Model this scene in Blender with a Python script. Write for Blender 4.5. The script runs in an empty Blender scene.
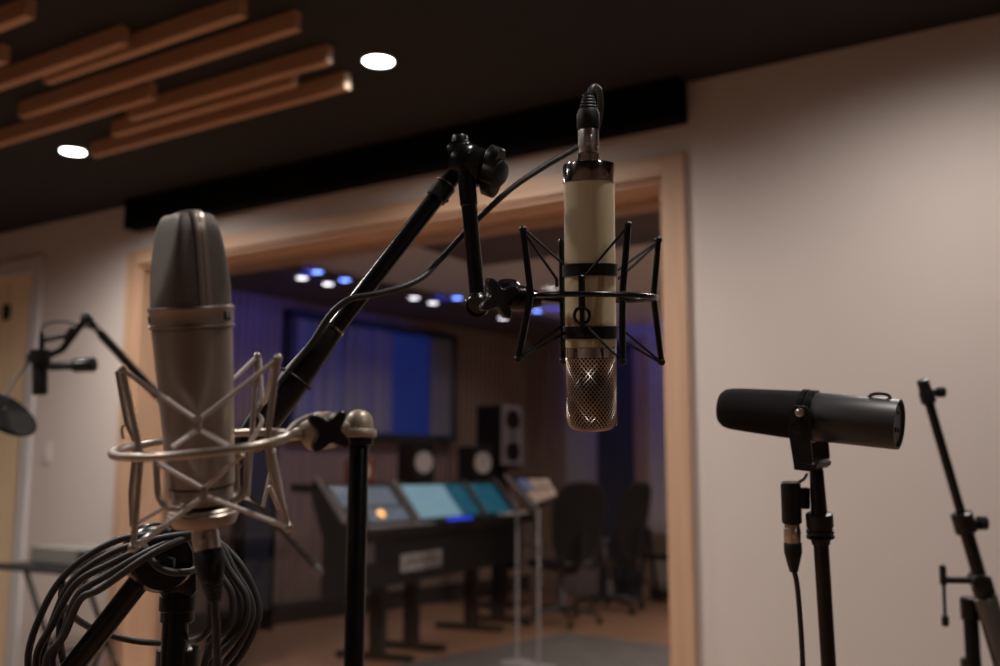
import bpy, bmesh, math, random
from mathutils import Vector, Matrix
random.seed(7)
PI = math.pi
sc = bpy.context.scene
COL = sc.collection
V = Vector

# ------------------------------------------------------------------ camera
YAW, PITCH, ROLL, FPX = math.radians(32.5), math.atan(0.143), math.radians(0.12), 1000.0
CAM = V((0, 0, 1.18))
F = V((-math.sin(YAW) * math.cos(PITCH), math.cos(YAW) * math.cos(PITCH), math.sin(PITCH)))
R0 = V((math.cos(YAW), math.sin(YAW), 0))
U0 = R0.cross(F)
R = R0 * math.cos(ROLL) + U0 * math.sin(ROLL)
U = U0 * math.cos(ROLL) - R0 * math.sin(ROLL)


def ray(px, py):
    return F + R * ((px - 500) / FPX) - U * ((py - 333) / FPX)


def P(px, py, z):
    """point of the place seen at (px, py) at distance z along the view axis"""
    return CAM + ray(px, py) * z


def onY(px, py, y):
    d = ray(px, py)
    return CAM + d * ((y - CAM.y) / d.y)


def onZ(px, py, z):
    d = ray(px, py)
    return CAM + d * ((z - CAM.z) / d.z)


cam_d = bpy.data.cameras.new('camera')
cam = bpy.data.objects.new('camera', cam_d)
COL.objects.link(cam)
cam_d.lens, cam_d.sensor_width, cam_d.sensor_fit = 36.0, 36.0, 'HORIZONTAL'
cam_d.clip_start, cam_d.clip_end = 0.02, 60
cam.matrix_world = Matrix(((R.x, U.x, -F.x, CAM.x), (R.y, U.y, -F.y, CAM.y), (R.z, U.z, -F.z, CAM.z), (0, 0, 0, 1)))
cam_d.dof.use_dof = True
cam_d.dof.focus_distance = 0.87
cam_d.dof.aperture_fstop = 4.6
cam_d.dof.aperture_blades = 0
sc.camera = cam
sc.view_settings.view_transform = 'Standard'
sc.view_settings.look = 'None'
sc.view_settings.gamma = 1.0
sc.view_settings.use_curve_mapping = False
sc.view_settings.exposure = 1.12
wd = bpy.data.worlds.new('world')
wd.use_nodes = True
wd.node_tree.nodes['Background'].inputs[0].default_value = (0, 0, 0, 1)
sc.world = wd


# ------------------------------------------------------------------ materials
def mat(name, col, rough=0.5, metal=0.0, emit=None, estr=0.0, coat=0.0, spec=0.5):
    m = bpy.data.materials.new(name)
    m.use_nodes = True
    b = m.node_tree.nodes['Principled BSDF']
    b.inputs['Base Color'].default_value = (*col, 1)
    b.inputs['Roughness'].default_value = rough
    b.inputs['Metallic'].default_value = metal
    b.inputs['Coat Weight'].default_value = coat
    b.inputs['Specular IOR Level'].default_value = spec
    if emit:
        b.inputs['Emission Color'].default_value = (*emit, 1)
        b.inputs['Emission Strength'].default_value = estr
    return m


def nd(m, t, **k):
    n = m.node_tree.nodes.new(t)
    for a, v in k.items():
        setattr(n, a, v)
    return n


def bump(m, scale, strength, dist=0.001, kind='noise', stretch=None):
    nt = m.node_tree
    b = nt.nodes['Principled BSDF']
    tc = nd(m, 'ShaderNodeTexCoord')
    src = tc.outputs['Object']
    if stretch:
        mp = nd(m, 'ShaderNodeMapping')
        mp.inputs['Scale'].default_value = stretch
        nt.links.new(src, mp.inputs[0])
        src = mp.outputs[0]
    if kind == 'noise':
        t = nd(m, 'ShaderNodeTexNoise')
        t.inputs['Detail'].default_value = 4
        o = t.outputs['Fac']
    else:
        t = nd(m, 'ShaderNodeTexVoronoi')
        o = t.outputs['Distance']
    t.inputs['Scale'].default_value = scale
    nt.links.new(src, t.inputs['Vector'])
    bp = nd(m, 'ShaderNodeBump')
    bp.inputs['Strength'].default_value = strength
    bp.inputs['Distance'].default_value = dist
    nt.links.new(o, bp.inputs['Height'])
    nt.links.new(bp.outputs[0], b.inputs['Normal'])
    return m


def vary(m, c1, c2, scale, stretch=(1, 1, 1), detail=4, lo=0.3, hi=0.7):
    nt = m.node_tree
    b = nt.nodes['Principled BSDF']
    tc = nd(m, 'ShaderNodeTexCoord')
    mp = nd(m, 'ShaderNodeMapping')
    mp.inputs['Scale'].default_value = stretch
    nt.links.new(tc.outputs['Object'], mp.inputs[0])
    t = nd(m, 'ShaderNodeTexNoise')
    t.inputs['Scale'].default_value = scale
    t.inputs['Detail'].default_value = detail
    nt.links.new(mp.outputs[0], t.inputs['Vector'])
    r = nd(m, 'ShaderNodeValToRGB')
    r.color_ramp.elements[0].position, r.color_ramp.elements[1].position = lo, hi
    r.color_ramp.elements[0].color, r.color_ramp.elements[1].color = (*c1, 1), (*c2, 1)
    nt.links.new(t.outputs['Fac'], r.inputs[0])
    nt.links.new(r.outputs[0], b.inputs['Base Color'])
    return m


def wood(name, c1, c2, axis, rough=0.5):
    s = {'x': (0.6, 14, 14), 'y': (14, 0.6, 14), 'z': (14, 14, 0.6)}[axis]
    return vary(mat(name, c1, rough), c1, c2, 2.2, s, 5)


def planks(name, c1, c2, cm, bw, rh, rough=0.4):
    m = mat(name, c1, rough)
    nt = m.node_tree
    b = nt.nodes['Principled BSDF']
    tc = nd(m, 'ShaderNodeTexCoord')
    br = nd(m, 'ShaderNodeTexBrick')
    br.inputs['Color1'].default_value = (*c1, 1)
    br.inputs['Color2'].default_value = (*c2, 1)
    br.inputs['Mortar'].default_value = (*cm, 1)
    br.inputs['Scale'].default_value = 1
    br.inputs['Mortar Size'].default_value = 0.003
    br.inputs['Brick Width'].default_value = bw
    br.inputs['Row Height'].default_value = rh
    nt.links.new(tc.outputs['Object'], br.inputs['Vector'])
    nt.links.new(br.outputs['Color'], b.inputs['Base Color'])
    return m


M = {}
M['wall'] = bump(vary(mat('wall_paint', (.60, .535, .50), .85), (.60, .535, .50), (.625, .56, .525), 1.5), 180, .12, .0006)
M['ceil'] = mat('ceiling_black', (.013, .0105, .0100), .9)
M['black_fabric'] = mat('soffit_black', (.004, .004, .004), 1.0, spec=.1)
M['wood_z'] = wood('frame_wood_upright', (.46, .285, .18), (.56, .365, .245), 'z')
M['wood_x'] = wood('frame_wood_level', (.46, .285, .18), (.56, .365, .245), 'x')
M['slat'] = wood('ceiling_slat_wood', (.42, .235, .13), (.52, .30, .175), 'x', .55)
M['slat_end_lit'] = mat('slat_end_lamplit', (.62, .47, .36), .7)  # wood lightened to stand for lamp light on the end
M['floor'] = planks('wood_floor', (.23, .125, .072), (.28, .155, .092), (.12, .065, .038), 1.4, .12)
M['casing'] = mat('grey_casing', (.60, .585, .59), .5)
M['door'] = wood('door_wood', (.86, .67, .44), (.92, .75, .52), 'z', .45)
M['plate'] = mat('switch_plate', (.62, .56, .52), .4)
M['nickel'] = bump(mat('satin_nickel', (.37, .315, .275), .36, .78), 900, .05, .0002)
M['nickel_wire'] = mat('satin_nickel_wire', (.44, .38, .325), .34, .7)
M['elastic'] = bump(mat('grey_elastic', (.66, .60, .57), .55), 1500, .2, .0003)
M['u_mesh'] = bump(vary(mat('nickel_gauze', (.15, .127, .115), .55, .45), (.115, .097, .087), (.19, .16, .142), 1400, (1, 1, 1), 1, .35, .65), 1500, .5, .0004, 'vor')
M['tan'] = mat('sand_metal', (.50, .42, .33), .42, .35)
M['black'] = mat('black_metal', (.0045, .004, .0042), .24, 0, spec=.4)
M['black_rough'] = bump(mat('black_plastic', (.0055, .005, .005), .38, spec=.4), 500, .08, .0003)
M['black_soft'] = mat('black_rubber', (.006, .0055, .006), .55, spec=.35)
M['sleeve'] = mat('black_sleeve', (.006, .0055, .0055), .34, spec=.4)
M['chrome'] = mat('chrome', (.62, .56, .52), .12, 1.0)
M['steel'] = mat('satin_steel', (.55, .50, .46), .28, 1.0)
M['cream'] = mat('cream_enamel', (.64, .54, .355), .34, 0, coat=.5)
M['grille'] = mat('nickel_grille', (.62, .52, .44), .30, 1.0)
M['core'] = mat('dark_core', (.014, .011, .010), .7)
M['cable'] = mat('cable_rubber', (.020, .020, .022), .5)
M['foam'] = bump(mat('foam', (.010, .0095, .0095), .95, spec=.2), 700, .9, .0012)
M['grey_body'] = mat('dark_grey_enamel', (.036, .035, .037), .42, .1)
M['grey_tube'] = mat('grey_tube', (.10, .094, .09), .38, .4)
M['red_band'] = mat('red_band', (.30, .07, .05), .5)
M['equip_light'] = mat('equip_light', (.20, .19, .17), .5)
M['equip_dark'] = mat('equip_dark', (.02, .02, .022), .5)
M['c_ceil'] = mat('pale_ceiling', (.80, .77, .73), .9)
M['c_dark'] = mat('dark_ceiling', (.11, .095, .10), .9)
M['c_slat'] = vary(mat('wall_slats', (.38, .26, .19), .6), (.34, .23, .165), (.43, .30, .22), 3, (4, 4, .4))
M['c_gap'] = mat('slat_gap', (.03, .022, .02), .9)
M['c_wall'] = mat('grey_wall', (.50, .48, .47), .8)
M['navy'] = mat('navy_panel', (.022, .030, .055), .75)
M['curtain'] = mat('curtain_grey', (.26, .25, .26), .9)
M['dark'] = mat('charcoal', (.0040, .0038, .0048), .6, spec=.2)
M['mesh_seat'] = mat('charcoal_mesh', (.010, .0095, .011), .8, spec=.15)
M['screen'] = mat('screen_pale', (.03, .05, .06), .2, emit=(.24, .40, .47), estr=.40)
M['screen_teal'] = mat('screen_teal', (.01, .04, .05), .2, emit=(.015, .15, .22), estr=.24)
M['screen_dim'] = mat('screen_dim', (.05, .05, .06), .3, emit=(.25, .30, .36), estr=.22)
M['blue_led'] = mat('blue_led', (.01, .02, .2), .3, emit=(.02, .07, 1.0), estr=.7)
M['warm_panel'] = mat('warm_glow', (.6, .45, .3), .5, emit=(1, .72, .45), estr=.28)
M['blue_panel'] = mat('painted_blue_light', (.02, .04, .15), .4, emit=(.01, .05, .36), estr=.10)  # blue light put in as emission
M['amber_led'] = mat('amber_led', (.5, .2, .05), .3, emit=(1, .45, .15), estr=1.2)
M['panel_grey'] = mat('panel_grey', (.10, .097, .10), .45)
M['rim_grey'] = mat('rim_grey', (.22, .21, .21), .4)
M['white'] = mat('white_plastic', (.62, .60, .58), .5)
M['label_grey'] = mat('label_grey', (.34, .33, .33), .6)
M['cone_white'] = mat('cone_white', (.75, .74, .72), .5)
M['baffle'] = mat('baffle_grey', (.36, .36, .39), .5)
M['rug'] = bump(vary(mat('rug', (.09, .087, .085), .95), (.07, .068, .066), (.115, .112, .11), 6), 120, .4, .004)
M['floor_c'] = planks('control_floor', (.25, .14, .085), (.31, .175, .11), (.17, .09, .055), 1.2, .13, .45)
M['paper'] = mat('paper', (.46, .36, .31), .8)
M['paper_blue'] = mat('paper_blue', (.14, .20, .42), .8)
M['rod'] = mat('grey_rod', (.36, .35, .36), .4, .3)
M['orange'] = mat('orange_fabric', (.60, .20, .05), .8)
M['lamp'] = mat('lamp_lens', (1, 1, 1), .4, emit=(1, .97, .94), estr=9)
M['lamp_w'] = mat('lamp_lens_white', (1, 1, 1), .4, emit=(.95, .92, 1), estr=3.0)
M['lamp_b'] = mat('lamp_lens_blue', (.3, .4, 1), .4, emit=(.16, .28, 1), estr=4.5)
M['trim_dark'] = mat('lamp_trim', (.05, .045, .043), .5)

gm = bpy.data.materials.new('window_glass')
gm.use_nodes = True
nt = gm.node_tree
nt.nodes.clear()
o_ = nt.nodes.new('ShaderNodeOutputMaterial')
mx = nt.nodes.new('ShaderNodeMixShader')
tr = nt.nodes.new('ShaderNodeBsdfTransparent')
tr.inputs[0].default_value = (.86, .86, .87, 1)
gl = nt.nodes.new('ShaderNodeBsdfGlossy')
gl.inputs['Roughness'].default_value = .01
lw = nt.nodes.new('ShaderNodeLayerWeight')
lw.inputs[0].default_value = .5
pw = nt.nodes.new('ShaderNodeMath')
pw.operation = 'POWER'
pw.inputs[1].default_value = 5
ma = nt.nodes.new('ShaderNodeMath')
ma.operation = 'MULTIPLY_ADD'
ma.inputs[1].default_value, ma.inputs[2].default_value = .9, .035
nt.links.new(lw.outputs['Facing'], pw.inputs[0])
nt.links.new(pw.outputs[0], ma.inputs[0])
nt.links.new(ma.outputs[0], mx.inputs[0])
nt.links.new(tr.outputs[0], mx.inputs[1])
nt.links.new(gl.outputs[0], mx.inputs[2])
nt.links.new(mx.outputs[0], o_.inputs[0])
M['glass'] = gm


# ------------------------------------------------------------------ mesh builder
def spline(pts, n=8, closed=False):
    pts = [V(p) for p in pts]
    if len(pts) < 3:
        return pts
    out = []
    L = len(pts)
    rng = range(L if closed else L - 1)
    for i in rng:
        if closed:
            p0, p1, p2, p3 = pts[i - 1], pts[i], pts[(i + 1) % L], pts[(i + 2) % L]
        else:
            p0, p1, p2 = pts[max(i - 1, 0)], pts[i], pts[i + 1]
            p3 = pts[min(i + 2, L - 1)]
        for k in range(n):
            t = k / n
            out.append(0.5 * ((2 * p1) + (p2 - p0) * t + (2 * p0 - 5 * p1 + 4 * p2 - p3) * t * t + (3 * p1 - p0 - 3 * p2 + p3) * t ** 3))
    if not closed:
        out.append(pts[-1])
    return out


def perp(d, hint=None):
    d = d.normalized()
    h = hint if hint is not None else (V((0, 0, 1)) if abs(d.z) < .9 else V((1, 0, 0)))
    e = (h - d * h.dot(d))
    if e.length < 1e-6:
        h = V((1, 0.3, 0))
        e = h - d * h.dot(d)
    e.normalize()
    return e, d.cross(e).normalized()


class MB:
    def __init__(s):
        s.v, s.f = [], []

    def ring_faces(s, rings, closed=False, caps=True):
        n = len(rings[0])
        base = []
        for r in rings:
            base.append(len(s.v))
            s.v.extend(r)
        m = len(rings)
        for i in range(m if closed else m - 1):
            a, b = base[i], base[(i + 1) % m]
            for k in range(n):
                k2 = (k + 1) % n
                s.f.append((a + k, a + k2, b + k2, b + k))
        if caps and not closed:
            s.f.append(tuple(base[0] + k for k in reversed(range(n))))
            s.f.append(tuple(base[-1] + k for k in range(n)))
        return s

    def tube(s, pts, r, seg=10, closed=False, caps=True):
        pts = [V(p) for p in pts]
        m = len(pts)
        rs = r if isinstance(r, (list, tuple)) else [r] * m
        tang = []
        for i in range(m):
            if closed:
                t = pts[(i + 1) % m] - pts[i - 1]
            else:
                t = pts[min(i + 1, m - 1)] - pts[max(i - 1, 0)]
            tang.append(t.normalized())
        e, _ = perp(tang[0])
        rings = []
        for i in range(m):
            t = tang[i]
            e = (e - t * e.dot(t)).normalized()
            g = t.cross(e)
            rings.append([pts[i] + (e * math.cos(2 * PI * k / seg) + g * math.sin(2 * PI * k / seg)) * rs[i] for k in range(seg)])
        return s.ring_faces(rings, closed, caps)

    def rod(s, a, b, r, r2=None, seg=14):
        """round bar with slightly rounded ends"""
        a, b = V(a), V(b)
        r2 = r if r2 is None else r2
        d = (b - a)
        L = d.length
        c1, c2 = min(r * .3, L * .2), min(r2 * .3, L * .2)
        d.normalize()
        return s.lathe([(r * .72, 0), (r, c1), (r2, L - c2), (r2 * .72, L)], a, d, seg)

    def bent(s, pts, r, seg=10):
        """wire with rounded bends"""
        pts = [V(p) for p in pts]
        out = [pts[0]]
        for i in range(1, len(pts) - 1):
            p, a, b = pts[i], pts[i - 1], pts[i + 1]
            k = min(r * 2.2, (a - p).length * .4, (b - p).length * .4)
            pa, pb = p + (a - p).normalized() * k, p + (b - p).normalized() * k
            for t in (0, .25, .5, .75, 1):
                out.append(pa * (1 - t) ** 2 + p * 2 * t * (1 - t) + pb * t * t)
        out.append(pts[-1])
        return s.tube(out, r, seg)

    def lathe(s, prof, org, axis, seg=32, hint=None):
        axis = V(axis).normalized()
        org = V(org)
        e, g = perp(axis, hint)
        rings = [[org + axis * h + (e * math.cos(2 * PI * k / seg) + g * math.sin(2 * PI * k / seg)) * max(r, 1e-5) for k in range(seg)] for r, h in prof]
        return s.ring_faces(rings)

    def ball(s, c, r, seg=14):
        n = 8
        return s.lathe([(r * math.sin(PI * i / n), -r * math.cos(PI * i / n)) for i in range(n + 1)], c, (0, 0, 1), seg)

    def box(s, c, size, ax=None, bev=0.0):
        """box at centre c with full sizes along three axes, edges chamfered"""
        c = V(c)
        X, Y, Z = ax if ax else (V((1, 0, 0)), V((0, 1, 0)), V((0, 0, 1)))
        hx, hy, hz = (q / 2 for q in size)
        b = min(bev, hx * .9, hy * .9, hz * .9)
        if b <= 0:
            ringz = [(-hz, 0), (hz, 0)]
            rect = lambda k: [(-hx, -hy), (hx, -hy), (hx, hy), (-hx, hy)]
        else:
            ringz = [(-hz, b), (-hz + b, 0), (hz - b, 0), (hz, b)]

            def rect(k):
                a, d = hx - k, hy - k
                q = b * .7
                return [(-a + q, -d), (a - q, -d), (a, -d + q), (a, d - q), (a - q, d), (-a + q, d), (-a, d - q), (-a, -d + q)]
        rings = [[c + X * x + Y * y + Z * z for x, y in rect(k)] for z, k in ringz]
        return s.ring_faces(rings)

    def bx(s, lo, hi, bev=0.0):
        lo, hi = V(lo), V(hi)
        return s.box((lo + hi) / 2, hi - lo, None, bev)

    def prism(s, outline, depth, bev=0.0):
        """outline: list of 3D points in a plane; depth: vector to the other face"""
        o = [V(p) for p in outline]
        d = V(depth)
        if bev <= 0:
            return s.ring_faces([o, [p + d for p in o]])
        c = sum(o, V((0, 0, 0))) / len(o)
        n = d.normalized()
        ins = [p + (c - p).normalized() * bev for p in o]
        return s.ring_faces([ins, [p + n * bev for p in o], [p + d - n * bev for p in o], [p + d for p in ins]])


ORG = {}


def build(name, mb, m, parent=None, org=None, smooth=True, angle=0.7):
    """ONE mesh object; under a parent it is one of its parts"""
    if parent is not None:
        org = ORG[parent.name]
    org = V(org) if org is not None else V((0, 0, 0))
    me = bpy.data.meshes.new(name)
    me.from_pydata([v - org for v in mb.v], [], mb.f)
    bm = bmesh.new()
    bm.from_mesh(me)
    bmesh.ops.recalc_face_normals(bm, faces=bm.faces)
    bm.to_mesh(me)
    bm.free()
    me.materials.append(M[m])
    if smooth:
        me.shade_smooth()
        me.set_sharp_from_angle(angle=angle)
    o = bpy.data.objects.new(name, me)
    COL.objects.link(o)
    if parent is not None:
        o.parent = parent
    else:
        o.location = org
    ORG[o.name] = org
    return o


def tag(o, label, cat, group=None, kind=None):
    o['label'] = label
    o['category'] = cat
    if group:
        o['group'] = group
    if kind:
        o['kind'] = kind
    return o


def thing(name, label, cat, org=(0, 0, 0), group=None, local=False, rz=0.0):
    """an Empty at the thing's base; with local=True its parts are modelled around (0,0,0)"""
    o = bpy.data.objects.new(name, None)
    o.empty_display_size = .05
    COL.objects.link(o)
    o.location = V(org)
    o.rotation_euler = (0, 0, rz)
    ORG[o.name] = V((0, 0, 0)) if local else V(org)
    return tag(o, label, cat, group)


def struct(o):
    o['kind'] = 'structure'
    return o


def dup(root, loc, rz, label):
    r = root.copy()
    COL.objects.link(r)
    r.location = loc
    r.rotation_euler = (0, 0, rz)
    r['label'] = label
    for ch in list(root.children):
        c = ch.copy()
        COL.objects.link(c)
        c.parent = r
        for g in list(ch.children):
            d = g.copy()
            COL.objects.link(d)
            d.parent = c
    return r


def star(c, n, r1, r2, e, g, pts=4, rot=0.0, sub=6):
    """rounded star outline in the plane of e, g"""
    out = []
    N = pts * sub * 2
    for i in range(N):
        a = 2 * PI * i / N
        k = .5 + .5 * math.cos(pts * a)
        r = r2 + (r1 - r2) * k ** 1.6
        out.append(c + e * math.cos(a + rot) * r + g * math.sin(a + rot) * r)
    return out


# ------------------------------------------------------------------ the room
D = 3.40          # the window wall
T = 0.37          # its thickness
H = 2.643          # ceiling of the recording room
X0, X1, Y0 = -6.6, 3.6, -3.6

w_l = onY(131, 252, D).x          # casing outside edges
w_r = onY(689.5, 330, D).x
w_t = onY(690, 151, D).z
CW = .085
wz0 = .0
il, ir, it = w_l + CW, w_r - CW, w_t - CW
door_r = onY(45, 260, D).x        # casing of the door, right edge
door_t = onY(44, 256, D).z
DC = .09
dl = door_r - 1.10

mb = MB()
mb.bx((X0, D, 0), (dl + DC, D + T, H))
mb.bx((dl + DC, D, door_t - DC), (door_r - DC, D + T, H))
mb.bx((door_r - DC, D, 0), (il, D + T, H))
mb.bx((il, D, it), (ir, D + T, H))
mb.bx((il, D, 0), (ir, D + T, wz0 + CW))
mb.bx((ir, D, 0), (X1, D + T, H))
struct(build('wall_north', mb, 'wall', smooth=False))
for nm, lo, hi in (('wall_south', (X0, Y0 - .15, 0), (X1, Y0, H)), ('wall_west', (X0 - .15, Y0 - .15, 0), (X0, D + T, H)), ('wall_east', (X1, Y0 - .15, 0), (X1 + .15, D + T, H))):
    struct(build(nm, MB().bx(lo, hi), 'wall', smooth=False))
struct(build('floor', MB().bx((X0 - .15, Y0 - .15, -.1), (X1 + .15, D + T, 0)), 'floor', smooth=False))
struct(build('ceiling', MB().bx((X0 - .15, Y0 - .15, H), (X1 + .15, D + T, H + .12)), 'ceil', smooth=False))

# dark soffit over the window
s_l, s_r = onY(137, 233, D).x, onY(688, 124, D).x
s_b = onY(688, 124, D).z
struct(build('trim_1', MB().bx((s_l, D - .09, s_b), (s_r, D, H), .004), 'black_fabric'))

# the observation window: casing, lining, glass
win = struct(thing('window_1', 'wide observation window with a pale wood frame', 'window', (w_l, D, 0)))
del win['label'], win['category']
CP = .022
build('casing_side', MB().bx((w_l, D - CP, wz0), (il, D, w_t), .003), 'wood_z', win)
build('casing_side', MB().bx((ir, D - CP, wz0), (w_r, D, w_t), .003), 'wood_z', win)
build('casing_head', MB().bx((il, D - CP, it), (ir, D, w_t), .003), 'wood_x', win)
build('casing_sill', MB().bx((il, D - CP - .02, wz0), (ir, D, wz0 + CW), .003), 'wood_x', win)
LT = .018
build('jamb', MB().bx((il, D, wz0 + CW), (il + LT, D + T, it), .001), 'wood_z', win)
build('jamb', MB().bx((ir - LT, D, wz0 + CW), (ir, D + T, it), .001), 'wood_z', win)
build('head_lining', MB().bx((il + LT, D, it - LT), (ir - LT, D + T, it), .001), 'wood_x', win)
build('sill_lining', MB().bx((il + LT, D, wz0 + CW), (ir - LT, D + T, wz0 + CW + LT), .001), 'wood_x', win)
gy = D + .20
build('glass', MB().bx((il + LT, gy, wz0 + CW + LT), (ir - LT, gy + .012, it - LT)), 'glass', win, smooth=False)
bead = MB()
for yy in (gy - .016, gy + .013):
    bead.bx((il + LT, yy, it - LT - .012), (ir - LT, yy + .014, it - LT), .002)
    bead.bx((il + LT, yy, wz0 + CW + LT), (il + LT + .012, yy + .014, it - LT - .012), .002)
    bead.bx((ir - LT - .012, yy, wz0 + CW + LT), (ir - LT, yy + .014, it - LT - .012), .002)
build('glazing_bead', bead, 'wood_z', win)

# the door at the left
dr = struct(thing('door_1', 'door', 'door', (door_r, D, 0)))
del dr['label'], dr['category']
build('casing_side', MB().bx((door_r - DC, D - .02, 0), (door_r, D, door_t), .004), 'casing', dr)
build('casing_side', MB().bx((dl, D - .02, 0), (dl + DC, D, door_t), .004), 'casing', dr)
build('casing_head', MB().bx((dl + DC, D - .02, door_t - DC), (door_r - DC, D, door_t), .004), 'casing', dr)
jx = onY(7, 312, D + .03).x
build('door_panel', MB().bx((jx + .006, D + .03, .01), (door_r - DC - .004, D + .075, door_t - DC - .004), .003), 'door', dr)
build('door_panel', MB().bx((dl + DC + .004, D + .03, .01), (jx - .006, D + .075, door_t - DC - .004), .003), 'door', dr)
hz = onY(4, 313, D + .03).z
hb = MB()
hb.rod((jx, D + .018, hz - .05), (jx, D + .018, hz + .05), .014)
hb.bx((jx - .035, D + .024, hz - .045), (jx + .035, D + .03, hz + .045), .002)
build('hinge', hb, 'black', dr)
build('hinge', MB().rod((jx, D + .018, .3), (jx, D + .018, .4), .012).bx((jx - .03, D + .024, .305), (jx + .03, D + .03, .395), .002), 'black', dr)

# light switch
q = onY(47, 453, D)
ls = thing('light_switch', 'pale light switch plate on the wall between door and window', 'light switch', (q.x, D, q.z))
build('plate', MB().bx((q.x - .04, D - .007, q.z - .06), (q.x + .04, D, q.z + .06), .003), 'plate', ls)
build('rocker', MB().bx((q.x - .017, D - .012, q.z - .033), (q.x + .017, D - .007, q.z + .033), .002), 'white', ls)

bb = MB()
for a, b in ((X0, dl), (door_r, X1)):
    bb.bx((a, D - .012, 0), (b, D, .10), .003)
struct(build('baseboard_north', bb, 'casing'))

# ------------------------------------------------------------------ ceiling slats
SH, SW = .064, .034
slat_px = [
    ((90, 158), (351, 88), 'long wooden ceiling slat nearest the window wall, reaching past both downlights'),
    ((110, 139), (298, 83), 'wooden ceiling slat second from the window wall, tucked behind the nearest one'),
    ((126, 123), (333, 60), 'wooden ceiling slat third from the window wall, right end cut clear of the second'),
    ((-60, 168), (157, 92), 'wooden ceiling slat running out past the left edge above the left downlight'),
    ((17, 124), (302, 23), 'longest wooden ceiling slat, in the middle of the ceiling group'),
    ((42, 91), (248, 8), 'wooden ceiling slat just behind the longest one, high at the top edge'),
    ((-60, 116), (130, 35), 'wooden ceiling slat with a square right end at upper left of the group'),
    ((-60, 91), (10, 55), 'short visible tip of a ceiling slat at the far left edge'),
    ((-60, 57), (36, 11), 'wooden ceiling slat cut by the top left corner'),
]
for (a, b, lab) in slat_px:
    qa, qb = onZ(*a, H - SH), onZ(*b, H - SH)
    y = (qa.y + qb.y) / 2 + SW / 2
    xa, xb = onY(*a, y - SW).x, onY(*b, y).x
    t = thing('ceiling_slat', lab, 'ceiling slat', ((xa + xb) / 2, y - SW / 2, H), 'wooden slats on the dark ceiling')
    build('board', MB().bx((xa + .003, y - SW, H - SH), (xb - .003, y, H), .002), 'slat', t)
    ec_ = 'slat_end_lit' if b == (351, 88) else 'slat'  # paler ends paint in the downlight falling on this slat
    build('end_cap', MB().bx((xb - .003, y - SW + .001, H - SH + .001), (xb, y - .001, H - .001)), ec_, t)
    build('end_cap', MB().bx((xa, y - SW + .001, H - SH + .001), (xa + .003, y - .001, H - .001)), ec_, t)


# ------------------------------------------------------------------ lamps
def spot(name, loc, energy, col, size=160, blend=.6, rad=.05, parent=None, target=None):
    l = bpy.data.lights.new(name, 'SPOT')
    l.energy, l.color, l.spot_size, l.spot_blend, l.shadow_soft_size = energy, col, math.radians(size), blend, rad
    o = bpy.data.objects.new(name, l)
    COL.objects.link(o)
    o.location = loc
    if target is not None:
        o.rotation_euler = (V(target) - V(loc)).to_track_quat('-Z', 'Y').to_euler()
    if parent is not None:
        o.parent = parent
        o.location = V(loc) - parent.location
    return o


WARM = (1.0, .92, .86)


def downlight(x, y, z, r, lens, lab, group, energy, col, size=160, target=None):
    t = thing('downlight', lab, 'downlight', (x, y, z), group)
    mb = MB()
    mb.lathe([(r * 1.18, 0), (r * 1.18, -.004), (r * 1.02, -.006), (r, -.003), (r, 0)], (x, y, z), (0, 0, 1), 32)
    build('trim_ring', mb, 'trim_dark', t)
    build('lens', MB().lathe([(r * .98, -.0005), (r * .98, -.0030), (r * .8, -.0040)], (x, y, z), (0, 0, 1), 32), lens, t)
    spot('bulb', (x, y, z - .012), energy, col, size, 1.0, r * .8, t, target and V(target))
    return t


q1, q2 = onZ(378.5, 60.5, H), onZ(73, 151, H)
ROOM_W = 125
ry, dx = (q1.y + q2.y) / 2, q1.x - q2.x
G1 = 'round downlights in the recording room ceiling'
downlight(q1.x, q1.y, H, .054, 'lamp', 'bright round ceiling downlight past the right ends of the wooden slats', G1, ROOM_W * .68, WARM, 165)
downlight(q2.x, q2.y, H, .054, 'lamp', 'bright round ceiling downlight at the left end of the nearest slat', G1, ROOM_W * .68, WARM, 165)
extra = [  # unseen downlights; all after the first are added to light the scene
    (q1.x + dx, ry, .30, 168, 'ceiling downlight over the right hand wall above the dark broadcast microphone'),
    (-1.9, -.7, .5, 150, 'added downlight outside the picture over the left shoulder of the camera'),
    (q2.x + .2, .5, .75, 150, 'added downlight outside the picture at the left of the recording room'),
    (q1.x + .1, .5, .55, 150, 'added downlight outside the picture above the left of the microphones'),
    (q1.x + dx + .3, .9, .22, 150, 'added downlight outside the picture above the cream microphone'),
    (q1.x + 2 * dx, .5, .20, 150, 'added downlight outside the picture at the right of the recording room'),
]
for x, y, k, sz, lab in extra:
    downlight(x, y, H, .054, 'lamp', lab, G1, ROOM_W * k, WARM, sz)
# ------------------------------------------------------------------ the control room behind the glass
HC, YB = 2.70, 9.2
F0 = V((-math.sin(YAW), math.cos(YAW), 0))
WD = V((.1414, .99, 0)).normalized()          # run of its left wall
WN = V((WD.y, -WD.x, 0))                      # facing into the room
WP = V((-6.1, 5.0, 0))


def onLW(px, py, off=0.0):
    d = ray(px, py)
    k = (WP + WN * off - CAM).dot(WN) / d.dot(WN)
    return CAM + d * k


Ys = D + T
wa, wb = WP + WD * ((Ys - 5.0) / WD.y), WP + WD * ((YB - 5.0) / WD.y)
CX1 = 1.2
struct(build('floor_control', MB().bx((wa.x - .4, Ys, -.1), (CX1, YB + .2, 0)), 'floor_c', smooth=False))
struct(build('ceiling_control', MB().bx((-5.2, Ys, HC), (CX1 + .15, YB + .2, HC + .1)), 'c_ceil', smooth=False))
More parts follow.
